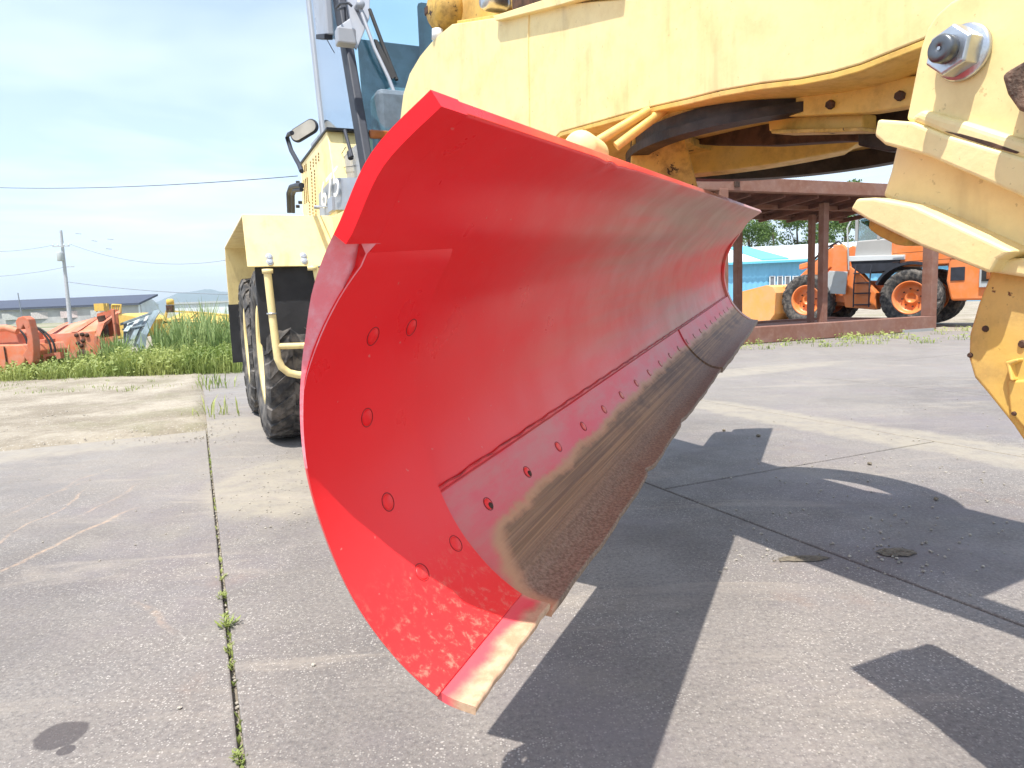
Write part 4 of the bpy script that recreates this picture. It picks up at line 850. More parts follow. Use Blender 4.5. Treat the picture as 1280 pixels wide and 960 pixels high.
for _ in range(60):
    x, y, _h = px_spot(930, 1230, 12.2, 15.5)(); blades(16, lambda: (x+random.gauss(0, .1), y+random.gauss(0, .1), 1), .02, .10, .006, 1.2, w); leaves(10, lambda: (x+random.gauss(0, .1), y+random.gauss(0, .1), 1), .08, .05, w)
w.build('grass_tufts', M_grass, kind='stuff', recalc=False)['label'] = 'sparse grass tufts scattered on the dirt'
# plants growing out of the left joint
def joint_plant(al, L, s_, n, label):
    w = MB(); c = mp(al, L, -.01)
    for k in range(n):
        a = random.uniform(0, 6.28); st = c+V3((random.gauss(0, .006), random.gauss(0, .012), 0)); d = V3((math.cos(a), math.sin(a), random.uniform(.5, 1.6))).normalized(); ln = s_*random.uniform(.5, 1)
        w.tube([st, st+d*ln*.5, st+d*ln+V3((0, 0, -.1*ln))], .0012, 4)
        for j in range(6):
            p = st+d*ln*(.25+.14*j); e = (d.cross(V3((0, 0, 1))).normalized()*(1 if j % 2 else -1)+d*.7+V3((0, 0, .15))).normalized(); b_ = e.cross(V3((0, 0, 1))).normalized(); q = s_*.42
            w.add([p, p+e*q*.5+b_*q*.16, p+e*q, p+e*q*.5-b_*q*.16], [(0, 1, 2, 3)])
    return tag(w.build('joint_weed', M_grass, recalc=False), label, 'weed', 'weeds in the left slab joint')
for px_, py_, s_, n, lb in ((281, 783, .055, 9, 'largest spreading weed sprouting from the left slab joint'), (277, 722, .03, 5, 'small weed in the left joint just beyond the spreading one'), (279, 745, .035, 6, 'narrow upright weed in the left joint touching the far side of the spreading one'), (285, 812, .03, 5, 'short weed in the left joint just nearer than the spreading one'), (286, 832, .022, 4, 'tiny weed in the left joint below the short one'), (299, 946, .035, 7, 'nearest weed in the left joint at the bottom of the picture'), (275, 700, .018, 4, 'farthest tiny sprout in the left slab joint')):
    q = atZ(px_, py_); joint_plant(q.dot(MB_), .015, s_, n, lb)
w = MB()
for _ in range(70):
    a_ = 1.4+random.random()**1.5*4.5; c = mp(a_, .015+random.gauss(0, .004), -.02)
    for k in range(4):
        d = V3((random.gauss(0, 1), random.gauss(0, 1), 1.6)).normalized(); h_ = random.uniform(.012, .032); b_ = d.cross(V3((0, 0, 1))).normalized()*h_*.16
        w.add([c, c+d*h_*.6+b_, c+d*h_, c+d*h_*.6-b_], [(0, 1, 2, 3)])
w.build('joint_moss', M_grass, kind='stuff', recalc=False)['label'] = 'moss and tiny sprouts in the slab joint'
# pebbles
M_peb = flat('pebble', (.33, .30, .25), .8, 0, .4, 60, .4); M_pebd = flat('dark_clod', (.15, .125, .09), .9, 0, .4, 60, .5)
def rock(w, c, r):
    n = 0; vs = []
    for i in range(4):
        th = math.pi*(i+.5)/4
        for k in range(6): a = k*math.pi/3+i; rr_ = r*random.uniform(.75, 1.15); vs.append(V3(c)+V3((math.cos(a)*math.sin(th)*rr_, math.sin(a)*math.sin(th)*rr_, max(-.0, r*.5+math.cos(th)*rr_*.6))))
    fs = [(i*6+k, i*6+(k+1) % 6, (i+1)*6+(k+1) % 6, (i+1)*6+k) for i in range(3) for k in range(6)]+[(0, 1, 2, 3, 4, 5), (18, 19, 20, 21, 22, 23)]
    w.add(vs, fs, False)
for x, y, r, lb in ((392, 832, .008, 'pale pebble on the slab just left of the blade tip'), (225, 886, .007, 'pale pebble on the left slab beside the joint')):
    w = MB(); q = atZ(x, y); rock(w, q, r); tag(w.build('pebble', M_peb), lb, 'pebble')
for x, y, r, lb in ((948, 546, .018, 'dark clod of earth left of the sunlit notch in the shadow'), (1087, 581, .016, 'dark clod of earth in the middle of the wide shadow'), (1170, 625, .014, 'dark clod of earth near the right of the wide shadow'), (905, 539, .016, 'small dark clod of earth nearest the blade in the wide shadow')):
    w = MB(); q = atZ(x, y); rock(w, q, r); tag(w.build('clod', M_pebd), lb, 'clod')
w = MB()
for _ in range(420):
    a = random.uniform(-.2, 9) ; L = random.uniform(-3.5, 7); rock(w, mp(a, L, 0), random.uniform(.0015, .006))
for _ in range(500):
    a_ = random.uniform(-.2, 7); L_ = random.choice((.015, .015, 2.215)); rock(w, mp(a_, L_+random.gauss(0, .006), -.024), random.uniform(.003, .007))
for _ in range(260):
    rock(w, mp(random.uniform(3.3, 5.2), random.gauss(.45, .3), 0), random.uniform(.002, .006))
for _ in range(200):
    q = atZ(random.uniform(900, 1270), random.uniform(520, 720)); rock(w, q, random.uniform(.002, .008))
for _ in range(700):
    q = atZ(random.uniform(-20, 300), random.uniform(474, 556)); rock(w, q+V3((0, 0, .006)), random.uniform(.004, .006+.008*random.random()**2))
w.build('grit', M_peb, kind='stuff', recalc=False)['label'] = 'loose grit scattered over slabs and dirt'
# debris-filled lifting pockets in the slabs
for x, y, rx, ry, lb in ((1120, 691, .075, .045, 'debris filled oval pocket in the slab right of the long joint'), (1004, 699, .10, .03, 'leaf litter patch on the slab left of the long joint')):
    w = MB(); q = atZ(x, y); n = 30; vs = [q+V3((0, 0, .004))]
    for ring_, hz in ((.5, .008), (1., .0045)):
        vs += [q+V3((math.cos(2*math.pi*k/n)*rx*ring_*random.uniform(.9, 1.1), math.sin(2*math.pi*k/n)*ry*ring_*random.uniform(.88, 1.12), hz*random.uniform(.6, 1.1))) for k in range(n)]
    w.add(vs, [(0, 1+k, 1+(k+1) % n) for k in range(n)]+[(1+k, 1+n+k, 1+n+(k+1) % n, 1+(k+1) % n) for k in range(n)], True)
    for _ in range(60): rock(w, q+V3((random.gauss(0, rx*.45), random.gauss(0, ry*.45), .003)), random.uniform(.002, .005))
    tag(w.build('debris_patch', M_pebd, recalc=False), lb, 'debris')

# ---- far left: long building, white building, pole, mast, wires, mountains
M_wallg = flat('weathered_wall', (.36, .36, .35), .8, 0, .25, .25, 0); M_roofd = flat('dark_blue_roof', (.05, .06, .09), .6, 0, .15); M_whiteb = flat('white_wall', (.62, .66, .68), .7, 0, .1, .3, 0)
YB = 125.
a0 = atY(-260, 408, YB+14); a1 = atY(176, 392, YB); z_e = atY(176, 381, YB).z
b = tag(empty('long_shed', ((a0.x+a1.x)/2, YB+7, 0)), 'long low grey building with dark blue roof behind the ploughs', 'building')
def wallp(name, p, q, z0, z1, mat, par, th=.3, bev=0):
    d = (q-p); n_ = V3((-d.y, d.x, 0)).normalized()*th; w = MB(); w.prism([V3((p.x, p.y, z0)), V3((q.x, q.y, z0)), V3((q.x, q.y, z1)), V3((p.x, p.y, z1))], n_); return w.build(name, mat, par, bevel=bev)
wallp('wall', a0, a1, -.2, z_e, M_wallg, b)
aR = atY(199, 391, YB+12); wallp('end_wall', a1, aR, -.2, z_e+.1, M_whiteb, b)
dd = (a0-a1).normalized(); w = MB(); e0 = a1-dd*.2; nn_ = V3((-.1, 1, 0)).normalized(); z2 = z_e+1.0
w.prism([V3((a0.x, a0.y-.6, z_e)), V3((e0.x, e0.y-.6, z_e)), V3((e0.x+.2, e0.y+6.0, z2+.6)), V3((a0.x+.2, a0.y+6.0, z2+.6))], (0, 0, .35)); w.build('roof', M_roofd, b)
w = MB(); w.prism([V3((a1.x, a1.y, z_e)), V3((aR.x, aR.y, z_e)), V3(((a1.x+aR.x)/2, (a1.y+aR.y)/2, z2+.4))], (0, .3, 0)); w.build('gable', M_whiteb, b)
for k in range(7):
    p = a0.lerp(a1, .42+.08*k); w = MB(); w.box(V3((p.x, p.y-.15, 1.3)), (4, .1, 1.2)); w.build('shutter', flat('shutter', (.42+.04*(k % 3), .42, .40), .8), b)
q = atY(265, 392, 150); b = tag(empty('white_building', (q.x, q.y, 0)), 'low white building below the blue mountain', 'building')
w = MB(); w.box((q.x+2, q.y, 1.2), (16, 8, 2.9)); w.build('wall', M_whiteb, b); w = MB(); w.box((q.x+2, q.y, 2.8), (16.6, 8.6, .35)); w.build('roof', M_silv, b)
# utility pole
M_conc = flat('concrete_pole', (.40, .41, .43), .8, 0, .15); PY = 73.
pt = atY(76, 288, PY); pb = V3((pt.x-.1, PY, 0)); ut = tag(empty('utility_pole', pb), 'tall concrete utility pole with transformer and crossarms behind the ploughs', 'utility pole')
w = MB(); w.tube([pb, pb.lerp(pt, .5), pt], .22, 12, r2=.13); w.build('pole', M_conc, ut)
def zat(y): return atY(80, y, PY).z
w = MB(); w.box((pt.x, PY-.25, zat(308)), (1.7, .1, .1)); w.build('crossarm', M_conc, ut); w = MB(); w.box((pt.x+.6, PY-.25, zat(334)), (1.0, .08, .08)); w.build('crossarm', M_conc, ut)
w = MB(); w.lathe([(0, -.45), (.28, -.45), (.3, -.4), (.3, .4), (.28, .45), (0, .45)], (pt.x-.1, PY-.45, zat(321)), (0, 0, 1), 16); w.build('transformer', M_silv, ut)
for dx_ in (-.8, -.3, .3, .8): w = MB(); w.lathe([(0, 0), (.05, 0), (.07, .1), (.03, .2), (0, .2)], (pt.x+dx_, PY-.25, zat(308)+.05), (0, 0, 1), 8); w.build('insulator', M_whiteb, ut)
def cable(p, q, sag, r, label, n=24, mat=M_greyd):
    w = MB(); w.tube([p.lerp(q, t/n)-V3((0, 0, sag*4*(t/n)*(1-t/n))) for t in range(n+1)], r, 5); return tag(w.build('cable', mat, recalc=False), label, 'cable')
M_wire = flat('pale_wire', (.20, .22, .26), .6)
cable(V3((pt.x+.8, PY, zat(308)+.2)), atY(300, 352-30, 66), 1.2, .022, 'power line from the pole crossarm running to the right', mat=M_wire)
cable(V3((pt.x-.1, PY, zat(352))), atY(420, 366, 60), .6, .03, 'lower power line from the pole to the right', mat=M_wire)
cable(V3((pt.x-.8, PY, zat(308)+.2)), atY(-120, 300, 70), .9, .02, 'power line from the pole crossarm running to the left', mat=M_wire)
cable(V3((pt.x, PY, zat(334))), atY(-120, 344, 70), .6, .02, 'lower power line from the pole to the left', mat=M_wire)
for k, (x, y, lb) in enumerate(((118, 301, 'upper spacer on the power line'), (138, 299, 'spacer on the power line right of the upper one'), (136, 311, 'lower spacer on the power line'), (98, 292, 'faint spacer nearest the pole'))):
    w = MB(); q = atY(x, y, 71); w.tube([q-V3((.28, 0, -.03)), q+V3((.28, 0, -.05))], .03, 6); tag(w.build('line_spacer', M_wire), lb, 'line spacer')
cable(atY(-60, 232, 26), atY(372, 220, 16), .17, .009, 'dark overhead cable crossing the sky towards the cab')
q = atY(26, 380, 90); w = MB(); w.tube([V3((q.x, q.y, 0)), V3((q.x-.2, q.y, atY(26, 366, 90).z))], .06, 6); tag(w.build('thin_mast', M_wire), 'thin faint mast above the long grey building', 'mast')
# mountains
MM = bpy.data.materials.new('mountain_forest'); MM.use_nodes = True; g = G(MM.node_tree).world(); MM.node_tree.links.new(g.mix(g.ramp(g.noise(.002, 8, .7), .35, .65), (.05, .085, .05), (.10, .13, .085)), MM.node_tree.nodes['Principled BSDF'].inputs['Base Color']); MM.node_tree.nodes['Principled BSDF'].inputs['Roughness'].default_value = .9
YM = 5200.
prof = [(-900, 392), (-300, 402), (60, 396), (150, 391), (190, 384), (205, 374), (220, 367), (240, 363), (254, 361), (262, 362), (275, 366), (290, 364), (310, 370), (340, 366), (400, 372), (500, 368), (640, 366), (800, 362), (1000, 356), (1300, 344), (1700, 330), (2300, 305)]
w = MB(); NX = 320; NZ = 14; vs = []
xs = [p[0] for p in prof]; ys = [p[1] for p in prof]
for i in range(NX):
    px = -900+3200*i/(NX-1); py = float(np.interp(px, xs, ys))+1.2*math.sin(px*.11)+.7*math.sin(px*.31)
    tpq = atY(px, py, YM); hgt = max(tpq.z, 6)
    for j in range(NZ):
        t = j/(NZ-1); rr_ = .5+.5*math.sin(px*.35+j*1.1)
        vs.append((tpq.x, YM-700*(1-t)*(1 if j else 1)+40*rr_, -1+(hgt+1)*t**1.4*(1-.10*rr_*math.sin(math.pi*t))))
w.add(vs, [(i*NZ+j, (i+1)*NZ+j, (i+1)*NZ+j+1, i*NZ+j+1) for i in range(NX-1) for j in range(NZ-1)], True)
w.build('mountains', MM, kind='structure', recalc=False)

# ================================================================== RIGHT YARD
M_rust = paint('rusty_steel', (.20, .085, .055), .8, dust=(.32, .2, .15), dustamt=.5, rust=.2, sc=1.2, fade=.08)
M_rustroof = flat('rusty_sheet', (.13, .05, .035), .8, 0, .4, 3, .2)
sh_ = tag(empty('steel_shelter', atY(1040, 420, 15.)), 'open rusty steel shelter frame with flat roof and heavy base beams', 'shelter')
s0 = V3((4.15, 13.45, 0)); s1 = atZ(1160, 413); fdv = (s1-s0).normalized(); bkv = V3((-fdv.y, fdv.x, 0))
SW = (s1-s0).length
def sb(name, p, q, a, b2, mat=M_rust):
    d = (q-p).normalized(); up = V3((0, 0, 1)) if abs(d.z) < .9 else fdv; sd = d.cross(up).normalized(); up = sd.cross(d); w = MB(); w.box((p+q)/2, ((q-p).length, a, b2), (d, sd, up)); return w.build(name, mat, sh_, bevel=.01)
DP = 2.6; Z = lambda z: V3((0, 0, z)); HT = 3.05; HB = 2.80
sb('front_sill', s0-fdv*.2+Z(.17), s1+fdv*.1+Z(.17), .25, .32)
sb('back_sill', s0+bkv*DP+Z(.15), s1+bkv*DP+Z(.15), .2, .28)
sb('side_sill', s0+Z(.15)+bkv*.13, s0+bkv*(DP-.1)+Z(.15), .2, .25); sb('side_sill', s1+Z(.15)+bkv*.13, s1+bkv*(DP-.1)+Z(.15), .2, .25)
w = MB(); w.prism([s0+Z(.20)+bkv*.14, s1+Z(.20)+bkv*.14, s1+Z(.20)+bkv*(DP-.1), s0+Z(.20)+bkv*(DP-.1)], (0, 0, .04)); w.build('floor_plate', M_rust, sh_)
sb('post', s1+Z(.33), s1+Z(HT-.1), .24, .2)
sb('post', s0-fdv*.1+Z(.33), s0-fdv*.1+Z(HT-.1), .2, .2)
pB1 = atY(1027.5, 404, 15.2); pB2 = atY(1013, 404, 16.6); pB3 = atY(922, 404, 16.)
for p, zz in ((pB1, 2.84), (pB2, 2.75), (pB3, 2.75)):
    p = V3((p.x, p.y, 0)); sb('post', p+Z(.1), p+Z(zz), .12 if p.y > 16 else .15, .12 if p.y > 16 else .15)
sb('roof_beam', s0-fdv*1.2+Z(HT), s1+fdv*.35+Z(HT), .16, .26)
sb('roof_beam', s0-fdv*1.2+bkv*DP+Z(HB), s1+fdv*.35+bkv*DP+Z(HB), .12, .12)
sb('roof_beam', s0-fdv*1.2+bkv*1.2+Z(2.83), s1+fdv*.35+bkv*1.2+Z(2.83), .1, .1)
# corrugated roof sheet
w = MB(); nC = 64; vs = []
for i in range(nC*4+1):
    t = i/(nC*4); p = s0-fdv*1.2+(fdv*(SW+1.55))*t; z = .03*math.cos(i*math.pi/2)
    vs += [p+Z(HT+.10+z)-bkv*.02, p+bkv*(DP+.3)+Z(HB+.02+z), p+bkv*(DP+.3)+Z(HB+.03+z), p+Z(HT+.11+z)-bkv*.02]
w.add(vs, [(i*4+j, i*4+4+j, i*4+4+(j+1) % 4, i*4+(j+1) % 4) for i in range(nC*4) for j in range(4)]); w.build('roof_sheet', M_rustroof, sh_, recalc=False)
for k in range(9):
    p = s0-fdv*1.1+fdv*(SW+1.35)*k/8; sb('rafter', p+Z(HT-.14)+bkv*.1, p+bkv*(DP+.1)+Z(HB-.07), .07, .1, M_rustroof)
w = MB(); w.box(s0+fdv*.2+bkv*-.095+Z(HT), (.12, .03, .12), (fdv, bkv, V3((0, 0, 1)))); w.build('beam_clip', M_rustd, sh_)
w = MB(); w.box(s1-fdv*.5+Z(-.02)-bkv*.0, (1.0, .3, .16), (fdv, bkv, V3((0, 0, 1)))); w.build('sill_block', M_wallg, sh_)

# ---- wheel loader
M_lor = paint('loader_orange', (.80, .21, .04), .35, dust=(.5, .35, .22), dustamt=.25, fade=.1)
M_lbk = paint('bucket_orange', (.80, .36, .09), .5, dust=(.5, .4, .25), dustamt=.4, rust=.1)
rw = atY(1135, 400, 17.55); rw.z = 0; fw = atY(1006, 400, 19.6); fw.z = 0
lf = (fw-rw).normalized(); ll = V3((-lf.y, lf.x, 0))               # ll: loader's left; choose side facing camera
if ll.dot(-rw) < 0: ll = -ll
WB = (fw-rw).length
ldr = tag(empty('wheel_loader', (rw+fw)/2), 'orange wheel loader with grey cab parked behind the rusty shelter', 'wheel loader')
def lw(x, y, z): return rw+lf*x-ll*y+V3((0, 0, z))                 # x forward from rear axle, y inward from near wheel plane
R1 = .72; TW = .44
for x in (0, WB):
    for y in (TW/2, 1.75): wheel(ldr, lw(x, y, R1), -ll, R1, TW, M_lor, lug=.05, bite=.5, n_l=18)
def lpoly(name, P, y0, y1, mat, bev=.02, lab=None): w = MB(); w.prism([lw(x, y0, z) for x, z in P], -ll*(y1-y0)); return w.build(name, mat, ldr, bevel=bev, label=lab)
lpoly('rear_body', [(-1.25, .95), (-1.25, 2.05), (.55, 2.15), (.55, 1.55), (-.75, 1.5), (-.85, .95)], .28, 1.75, M_lor)
hd = lpoly('engine_hood', [(-1.2, 1.5), (-1.2, 2.1), (.5, 2.2), (.5, 1.5)], .25, 1.78, M_lor, .03)
lpoly('counterweight', [(-1.7, .62), (-1.75, 1.30), (-1.70, 1.78), (-.85, 1.82), (-.78, 1.1), (-.9, .62)], .12, 1.9, M_lor, .05)
lpoly('side_vent', [(-1.18, 1.10), (-1.18, 1.42), (-.88, 1.42), (-.88, 1.10)], .10, .14, M_greyd, .005)
for z in (1.62, 1.84): lpoly('panel_seam', [(-1.6, z), (-1.6, z+.012), (.45, z+.012), (.45, z)], .112, .13, M_rustd, 0)
# rear guard with lamps
w = MB()
for a_, b_ in (((-1.80, .95), (-1.80, 1.40)), ):
    w.prism([lw(-1.80, .06, .92), lw(-1.80, 1.95, .92), lw(-1.80, 1.95, 1.02), lw(-1.80, .06, 1.02)], lf*-.1); w.prism([lw(-1.80, .06, 1.36), lw(-1.80, 1.95, 1.36), lw(-1.80, 1.95, 1.46), lw(-1.80, .06, 1.46)], lf*-.1)
    w.prism([lw(-1.80, .06, 1.02), lw(-1.80, .18, 1.02), lw(-1.80, .18, 1.36), lw(-1.80, .06, 1.36)], lf*-.1); w.prism([lw(-1.80, 1.83, 1.02), lw(-1.80, 1.95, 1.02), lw(-1.80, 1.95, 1.36), lw(-1.80, 1.83, 1.36)], lf*-.1)
w.build('rear_guard', M_silv, ldr, bevel=.01)
lpoly('guard_side', [(-1.9, .92), (-1.9, 1.46), (-1.5, 1.46), (-1.5, .92)], .04, .10, M_silv, .01)
lpoly('lamp_recess', [(-1.86, 1.06), (-1.86, 1.33), (-1.55, 1.33), (-1.55, 1.06)], .02, .06, M_dark, .004)
lpoly('tail_lamp', [(-1.84, 1.10), (-1.84, 1.30), (-1.74, 1.30), (-1.74, 1.10)], .0, .04, M_redl, .01); lpoly('tail_lamp', [(-1.73, 1.10), (-1.73, 1.30), (-1.65, 1.30), (-1.65, 1.10)], .0, .04, M_orangel, .01)
w = MB(); w.box(lw(-1.84, .4, 1.2), (.05, .3, .18), (lf, ll, V3((0, 0, 1)))); w.build('tail_lamp', M_redl, ldr, bevel=.01)
lpoly('hitch_box', [(-2.0, 1.75), (-2.0, 1.95), (-1.7, 1.95), (-1.7, 1.75)], .3, .7, M_greyd)
lpoly('front_frame', [(.7, .55), (.7, 1.15), (WB-.5, 1.25), (WB+.5, 1.25), (WB+.5, .6), (1.2, .5)], .5, 1.5, M_lor)
lpoly('frame_side', [(.85, .42), (.85, .85), (1.25, 1.35), (1.55, 1.6), (1.75, 1.1), (1.65, .5)], .16, .5, M_lor, .02)
lpoly('cab_base', [(.35, 1.42), (.30, 1.75), (1.55, 1.75), (1.5, 1.5), (1.2, 1.38)], .2, 1.8, M_greyd)
lcab = lpoly('cab', [(.25, 1.75), (.25, 2.25), (1.45, 2.25), (1.5, 1.75)], .3, 1.7, M_wallg, .03)
lpoly('cab_sill', [(.2, 1.68), (.2, 1.80), (1.6, 1.86), (1.6, 1.72)], .17, .5, M_whiteb, .01)
M_lgl = glass('loader_glass', (.45, .6, .65), .25)
lpoly('cab_window', [(.3, 2.25), (.3, 3.05), (1.35, 3.05), (1.45, 2.25)], .34, .36, M_lgl, 0)
for x in (.25, .85, 1.42): lpoly('cab_pillar', [(x, 2.25), (x, 3.1), (x+.07, 3.1), (x+.07, 2.25)], .3, .38, M_wallg, .01)
for x in (.25, 1.42): lpoly('cab_pillar', [(x, 2.25), (x, 3.1), (x+.07, 3.1), (x+.07, 2.25)], 1.62, 1.7, M_wallg, .01)
lpoly('cab_roof', [(.15, 3.1), (.15, 3.22), (1.6, 3.22), (1.6, 3.1)], .22, 1.78, M_wallg, .03)
# fenders
for x0, wd in ((0, 1.0),):
    w = MB(); pts = [(x0+.88*math.cos(a), R1+.10+.80*math.sin(a)) for a in np.linspace(.35, 2.1 if x0 == 0 else 2.75, 10)]; inn = [(x0+.83*math.cos(a), R1+.08+.75*math.sin(a)) for a in np.linspace(.35, 2.1 if x0 == 0 else 2.75, 10)]
    w.prism([lw(x, .02, z) for x, z in pts+inn[::-1]], -ll*.5); w.build('fender', M_greyd, ldr)
# ladder
w = MB()
for x in (.98, 1.38): w.tube([lw(x, .05, .5), lw(x, .05, 1.1), lw(x, .15, 1.6)], .018, 6)
for z in (.55, .85, 1.12, 1.38): w.prism([lw(.98, .02, z), lw(1.38, .02, z), lw(1.38, .02, z+.03), lw(.98, .02, z+.03)], -ll*.14)
w.build('ladder', M_greyd, ldr)
w = MB(); w.tube([lw(1.55, .12, 1.5), lw(1.6, .1, 2.6), lw(1.5, .2, 2.9)], .02, 6); w.build('handrail', M_silv, ldr)
# lift arms, links, bucket
for y in (.45, 1.35): lpoly('lift_arm', [(1.75, 1.2), (1.8, 2.1), (2.0, 2.2), (2.25, 2.1), (WB+.3, 1.5), (WB+1.2, .7), (WB+1.15, .45), (WB+.95, .4), (WB+.1, 1.05), (2.2, 1.6)], y, y+.14, M_lor)
lpoly('arm_tower', [(1.62, .9), (1.68, 2.05), (1.82, 2.2), (2.08, 2.2), (2.12, 1.2), (2.3, .7), (1.7, .6)], .32, .45, M_lor, .03)
lpoly('tilt_link', [(2.0, 1.85), (2.05, 2.0), (WB+.6, 1.75), (WB+.6, 1.6)], .8, 1.0, M_lor)
w = MB(); w.tube([lw(1.9, .6, 2.15), lw(2.05, .6, 2.3), lw(2.4, .6, 2.15), lw(2.9, .65, 1.75)], .03, 6); w.tube([lw(1.9, .7, 2.1), lw(2.2, .7, 2.25), lw(2.9, .75, 1.7)], .025, 6); w.build('hoses', M_black, ldr)
lpoly('headlamp', [(2.3, 1.85), (2.3, 2.02), (2.45, 2.02), (2.45, 1.85)], .2, .35, M_dark)
lpoly('front_fender_flap', [(1.6, .85), (1.55, 1.45), (2.05, 1.5), (2.3, 1.1), (2.2, .9)], .05, .08, M_silv, .01)
bk = [(WB+.75, .95), (WB+.85, 1.12), (WB+1.05, 1.18), (WB+1.9, .95), (WB+1.95, .90), (WB+1.1, .98), (WB+.95, .85), (WB+.93, .45), (WB+1.1, .2), (WB+2.1, .14), (WB+2.1, .08), (WB+1.0, .08), (WB+.78, .35)]
w = MB(); w.prism([lw(x, -.22, z) for x, z in bk], -ll*2.5); bko = w.build('bucket', M_lbk, ldr, bevel=.01)
for y in (-.24, 2.25): w = MB(); w.prism([lw(x, y, z) for x, z in [(WB+.78, .35), (WB+.75, .95), (WB+.85, 1.12), (WB+1.05, 1.18), (WB+1.85, 1.02), (WB+2.0, .6), (WB+2.05, .1), (WB+1.0, .08)]], -ll*.03); w.build('bucket_side', M_lbk, bko)
for y in (.5, 1.3): w = MB(); w.prism([lw(x, y, z) for x, z in [(WB+.75, .4), (WB+.72, .9), (WB+.6, .85), (WB+.55, .5)]], -ll*.05); w.build('bucket_lug', M_lbk, bko)
for y in (.35, 1.0, 1.65): w = MB(); w.prism([lw(x, y, z) for x, z in [(WB+.745, .36), (WB+.715, .95), (WB+.82, 1.14), (WB+.86, 1.12), (WB+.76, .95), (WB+.79, .36)]], -ll*.03); w.build('bucket_rib', M_lbk, bko)
text('model_number', 'LX70', .16, lw(-.55, .105, 1.9), -lf, V3((0, 0, 1)), M_dark, ldr) if False else None

# ---- blue building
M_blue = flat('sky_blue_cladding', (.16, .42, .62), .6, 0, .08, .4, 0); M_rwhite = flat('white_roof_sheet', (.66, .70, .71), .5, 0, .06, .3, 0); M_rblue = flat('blue_roof_sheet', (.12, .46, .64), .5, 0, .06, .3, 0)
YB2 = 48.; e0 = atY(880, 329, YB2); e1 = atY(1230, 318, YB2-4); e0.z = e1.z = (atY(950, 327, YB2).z)
bb = tag(empty('blue_building', V3(((e0.x+e1.x)/2, YB2, 0))), 'sky blue metal-clad building with white roof and blue band behind the loader', 'building')
P0 = V3((e0.x, e0.y, -.2)); P1 = V3((e1.x, e1.y, -.2)); bd = (P1-P0).normalized(); bn = V3((-bd.y, bd.x, 0)); ez = e0.z
w = MB(); BLn = (P1-P0).length
vs = []; nP = int(BLn/.35)
for i in range(nP*2+1):
    p = P0+bd*(BLn*i/(nP*2))+bn*(0 if i % 2 else .05); vs += [p, p+V3((0, 0, ez+.2))]
w.add(vs, [(2*i, 2*i+2, 2*i+3, 2*i+1) for i in range(nP*2)]); w.build('wall', M_blue, bb, recalc=False)
w = MB(); w.prism([P0+bn*.1, P0+bn*9, P0+bn*9+V3((0, 0, ez)), P0+bn*4.5+V3((0, 0, ez+1.0)), P0+bn*.1+V3((0, 0, ez))], bd*.1); w.build('end_wall', M_blue, bb)
rt0 = P0-bd*.3-bn*.35+V3((0, 0, ez+.15)); RL = BLn+.6; rs = bn*6+V3((0, 0, 1.25))
def roofq(name, f0, f1, g0, g1, mat, dz=0):
    w = MB(); w.prism([rt0+bd*RL*f0+V3((0, 0, dz)), rt0+bd*RL*f1+V3((0, 0, dz)), rt0+bd*RL*g1+rs+V3((0, 0, dz)), rt0+bd*RL*g0+rs+V3((0, 0, dz))], (0, 0, .08)); w.build(name, mat, bb)
xr = lambda px: ((atY(px, 329, YB2).x)-rt0.x)/(bd.x*RL)
roofq('roof', 0, 1, 0, 1, M_rwhite); roofq('roof_band', xr(944), xr(974), xr(912), xr(936), M_rblue, .085)
w = MB(); w.prism([rt0+V3((0, 0, -.12))-bn*.1, rt0+bd*RL+V3((0, 0, -.12))-bn*.1, rt0+bd*RL+V3((0, 0, .02))-bn*.1, rt0+V3((0, 0, .02))-bn*.1], bn*.08); w.build('gutter', M_rblue, bb)
M_win = flat('window_pane', (.14, .15, .17), .15, 0, .4, .8, 0); 
for k in range(4):
    pxa = 961.5+k*9.6; p = atP(pxa, 352, P0-bn*.04, bn); p2_ = atP(pxa+7.6, 352, P0-bn*.04, bn); zt = atP(pxa, 345, P0, bn).z; zb = atP(pxa, 360.5, P0, bn).z
    w = MB()
    for q, r2 in ((p, p+bd*.07), (p2_-bd*.07, p2_)): w.prism([V3((q.x, q.y, zb)), V3((r2.x, r2.y, zb)), V3((r2.x, r2.y, zt)), V3((q.x, q.y, zt))], -bn*.06)
    w.prism([V3((p.x, p.y, zt-.06)), V3((p2_.x, p2_.y, zt-.06)), V3((p2_.x, p2_.y, zt)), V3((p.x, p.y, zt))], -bn*.05); w.prism([V3((p.x, p.y, zb)), V3((p2_.x, p2_.y, zb)), V3((p2_.x, p2_.y, zb+.06)), V3((p.x, p.y, zb+.06))], -bn*.05)
    wo_ = w.build('window', M_whiteb, bb)
    w = MB(); w.prism([V3((p.x, p.y, zb)), V3((p2_.x, p2_.y, zb)), V3((p2_.x, p2_.y, zt)), V3((p.x, p.y, zt))], -bn*.02); w.build('pane', M_win, wo_)
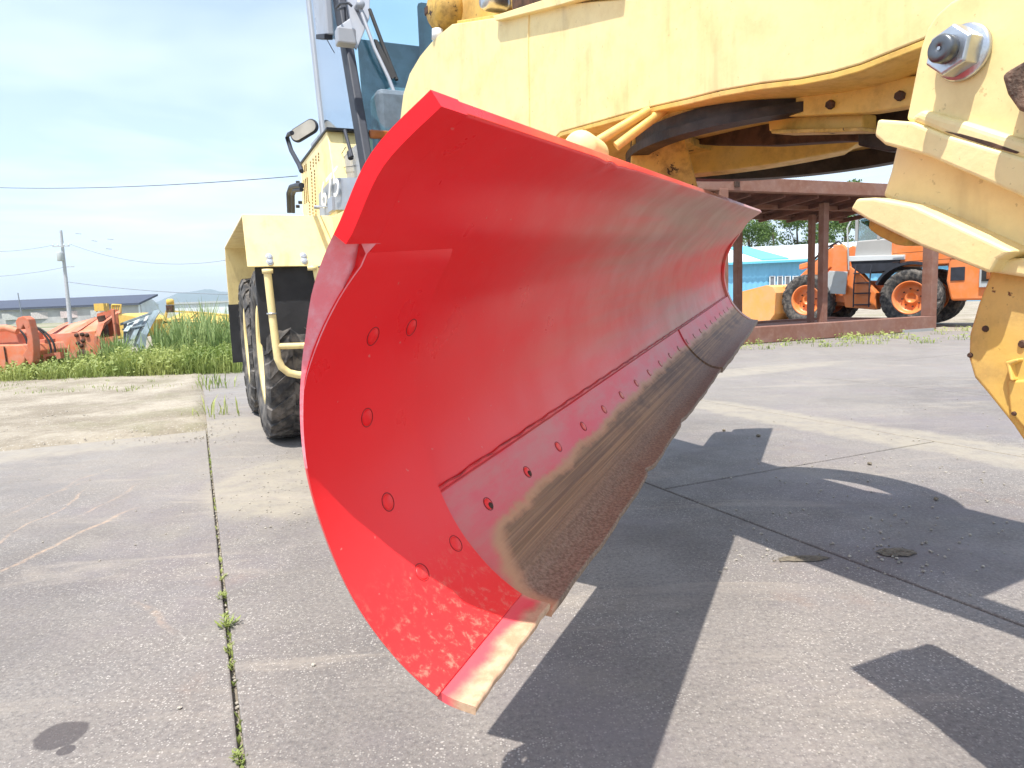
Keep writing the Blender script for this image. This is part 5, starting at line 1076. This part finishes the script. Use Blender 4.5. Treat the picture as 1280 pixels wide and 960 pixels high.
# ---- trees beyond
M_bark = flat('bark', (.10, .075, .05), .9)
def tree(x, y, h, r, label, nclump=26, nleaf=230):
    t = tag(empty('tree', (x, y, 0)), label, 'tree', 'trees behind the blue building')
    w = MB(); w.tube([(x, y, -.1), (x+.1, y, h*.35), (x-.1, y+.1, h*.8)], .28, 8, r2=.06)
    cl = []
    for k in range(nclump):
        a = random.uniform(0, 6.28); zz = random.uniform(.22, 1); rad = r*(math.sin(math.pi*min(1, (zz-.12)/.95))**.6)*random.uniform(.45, 1)
        c = V3((x+math.cos(a)*rad, y+math.sin(a)*rad, h*zz*.95)); cl.append((c, r*random.uniform(.22, .42)))
        if k % 3 == 0: w.tube([(x, y, h*zz*.6), c], .06, 5, r2=.02)
    w.build('trunk', M_bark, t, recalc=False)
    N = nclump*nleaf; C_ = np.array([c for c, _ in cl for _ in range(nleaf)]); rs_ = np.array([q for _, q in cl for _ in range(nleaf)])
    d = rng.normal(size=(N, 3)); d /= np.linalg.norm(d, axis=1)[:, None]; P = C_+d*rs_[:, None]*(rng.random(N)**.45)[:, None]*np.array([1, 1, .75])
    a = rng.normal(size=(N, 3))+d*.7; a /= np.linalg.norm(a, axis=1)[:, None]; b_ = np.cross(a, rng.normal(size=(N, 3))); b_ /= np.linalg.norm(b_, axis=1)[:, None]; s_ = rng.uniform(.12, .26, N)[:, None]
    vs = np.stack([P-b_*s_*.5, P+a*0+np.cross(a, b_)*s_*.35, P+b_*s_*.5, P-np.cross(a, b_)*s_*.35], 1).reshape(-1, 3)
    me = bpy.data.meshes.new('crown'); me.from_pydata(vs.tolist(), [], np.arange(N*4).reshape(-1, 4).tolist()); me.materials.append(M_leaf); o = bpy.data.objects.new('crown', me); COL.objects.link(o); reg(o, Matrix.Identity(4), t); return t
tl_ = ['broad leafy tree left of the shelter posts', 'rounded tree above the blue roof', 'dark bushy tree between the shelter posts', 'full green tree behind the right of the shelter posts', 'taller tree whose tip rises above the shelter roof', 'tree behind the loader cab', 'bushy tree farthest left above the blue roof', 'tree partly hidden by the yellow axle', 'low tree beside the taller one']
for k, (px, yt, Y, r) in enumerate(((905, 284, 66, 3.2), (938, 284, 64, 3.0), (968, 276, 67, 3.2), (998, 268, 66, 3.2), (1058, 232, 72, 2.9), (1085, 268, 66, 3.4), (880, 290, 62, 2.6), (1130, 262, 70, 3.6), (1030, 262, 66, 2.8))):
    q = atY(px, yt-10, Y); tree(q.x, q.y, q.z, r, tl_[k])

# ---- the air: thin even haze that fades the mountains
hz = MB(); hz.box((0, 2900, 134.5), (9000, 6100, 272))
M_h = bpy.data.materials.new('air'); M_h.use_nodes = True; nt = M_h.node_tree; nt.nodes.clear(); o_ = nt.nodes.new('ShaderNodeOutputMaterial'); pv = nt.nodes.new('ShaderNodeVolumePrincipled')
pv.inputs['Color'].default_value = (.74, .87, 1, 1); pv.inputs['Density'].default_value = .00020; pv.inputs['Anisotropy'].default_value = .2; nt.links.new(pv.outputs[0], o_.inputs['Volume'])
hz.build('haze', M_h, kind='stuff')
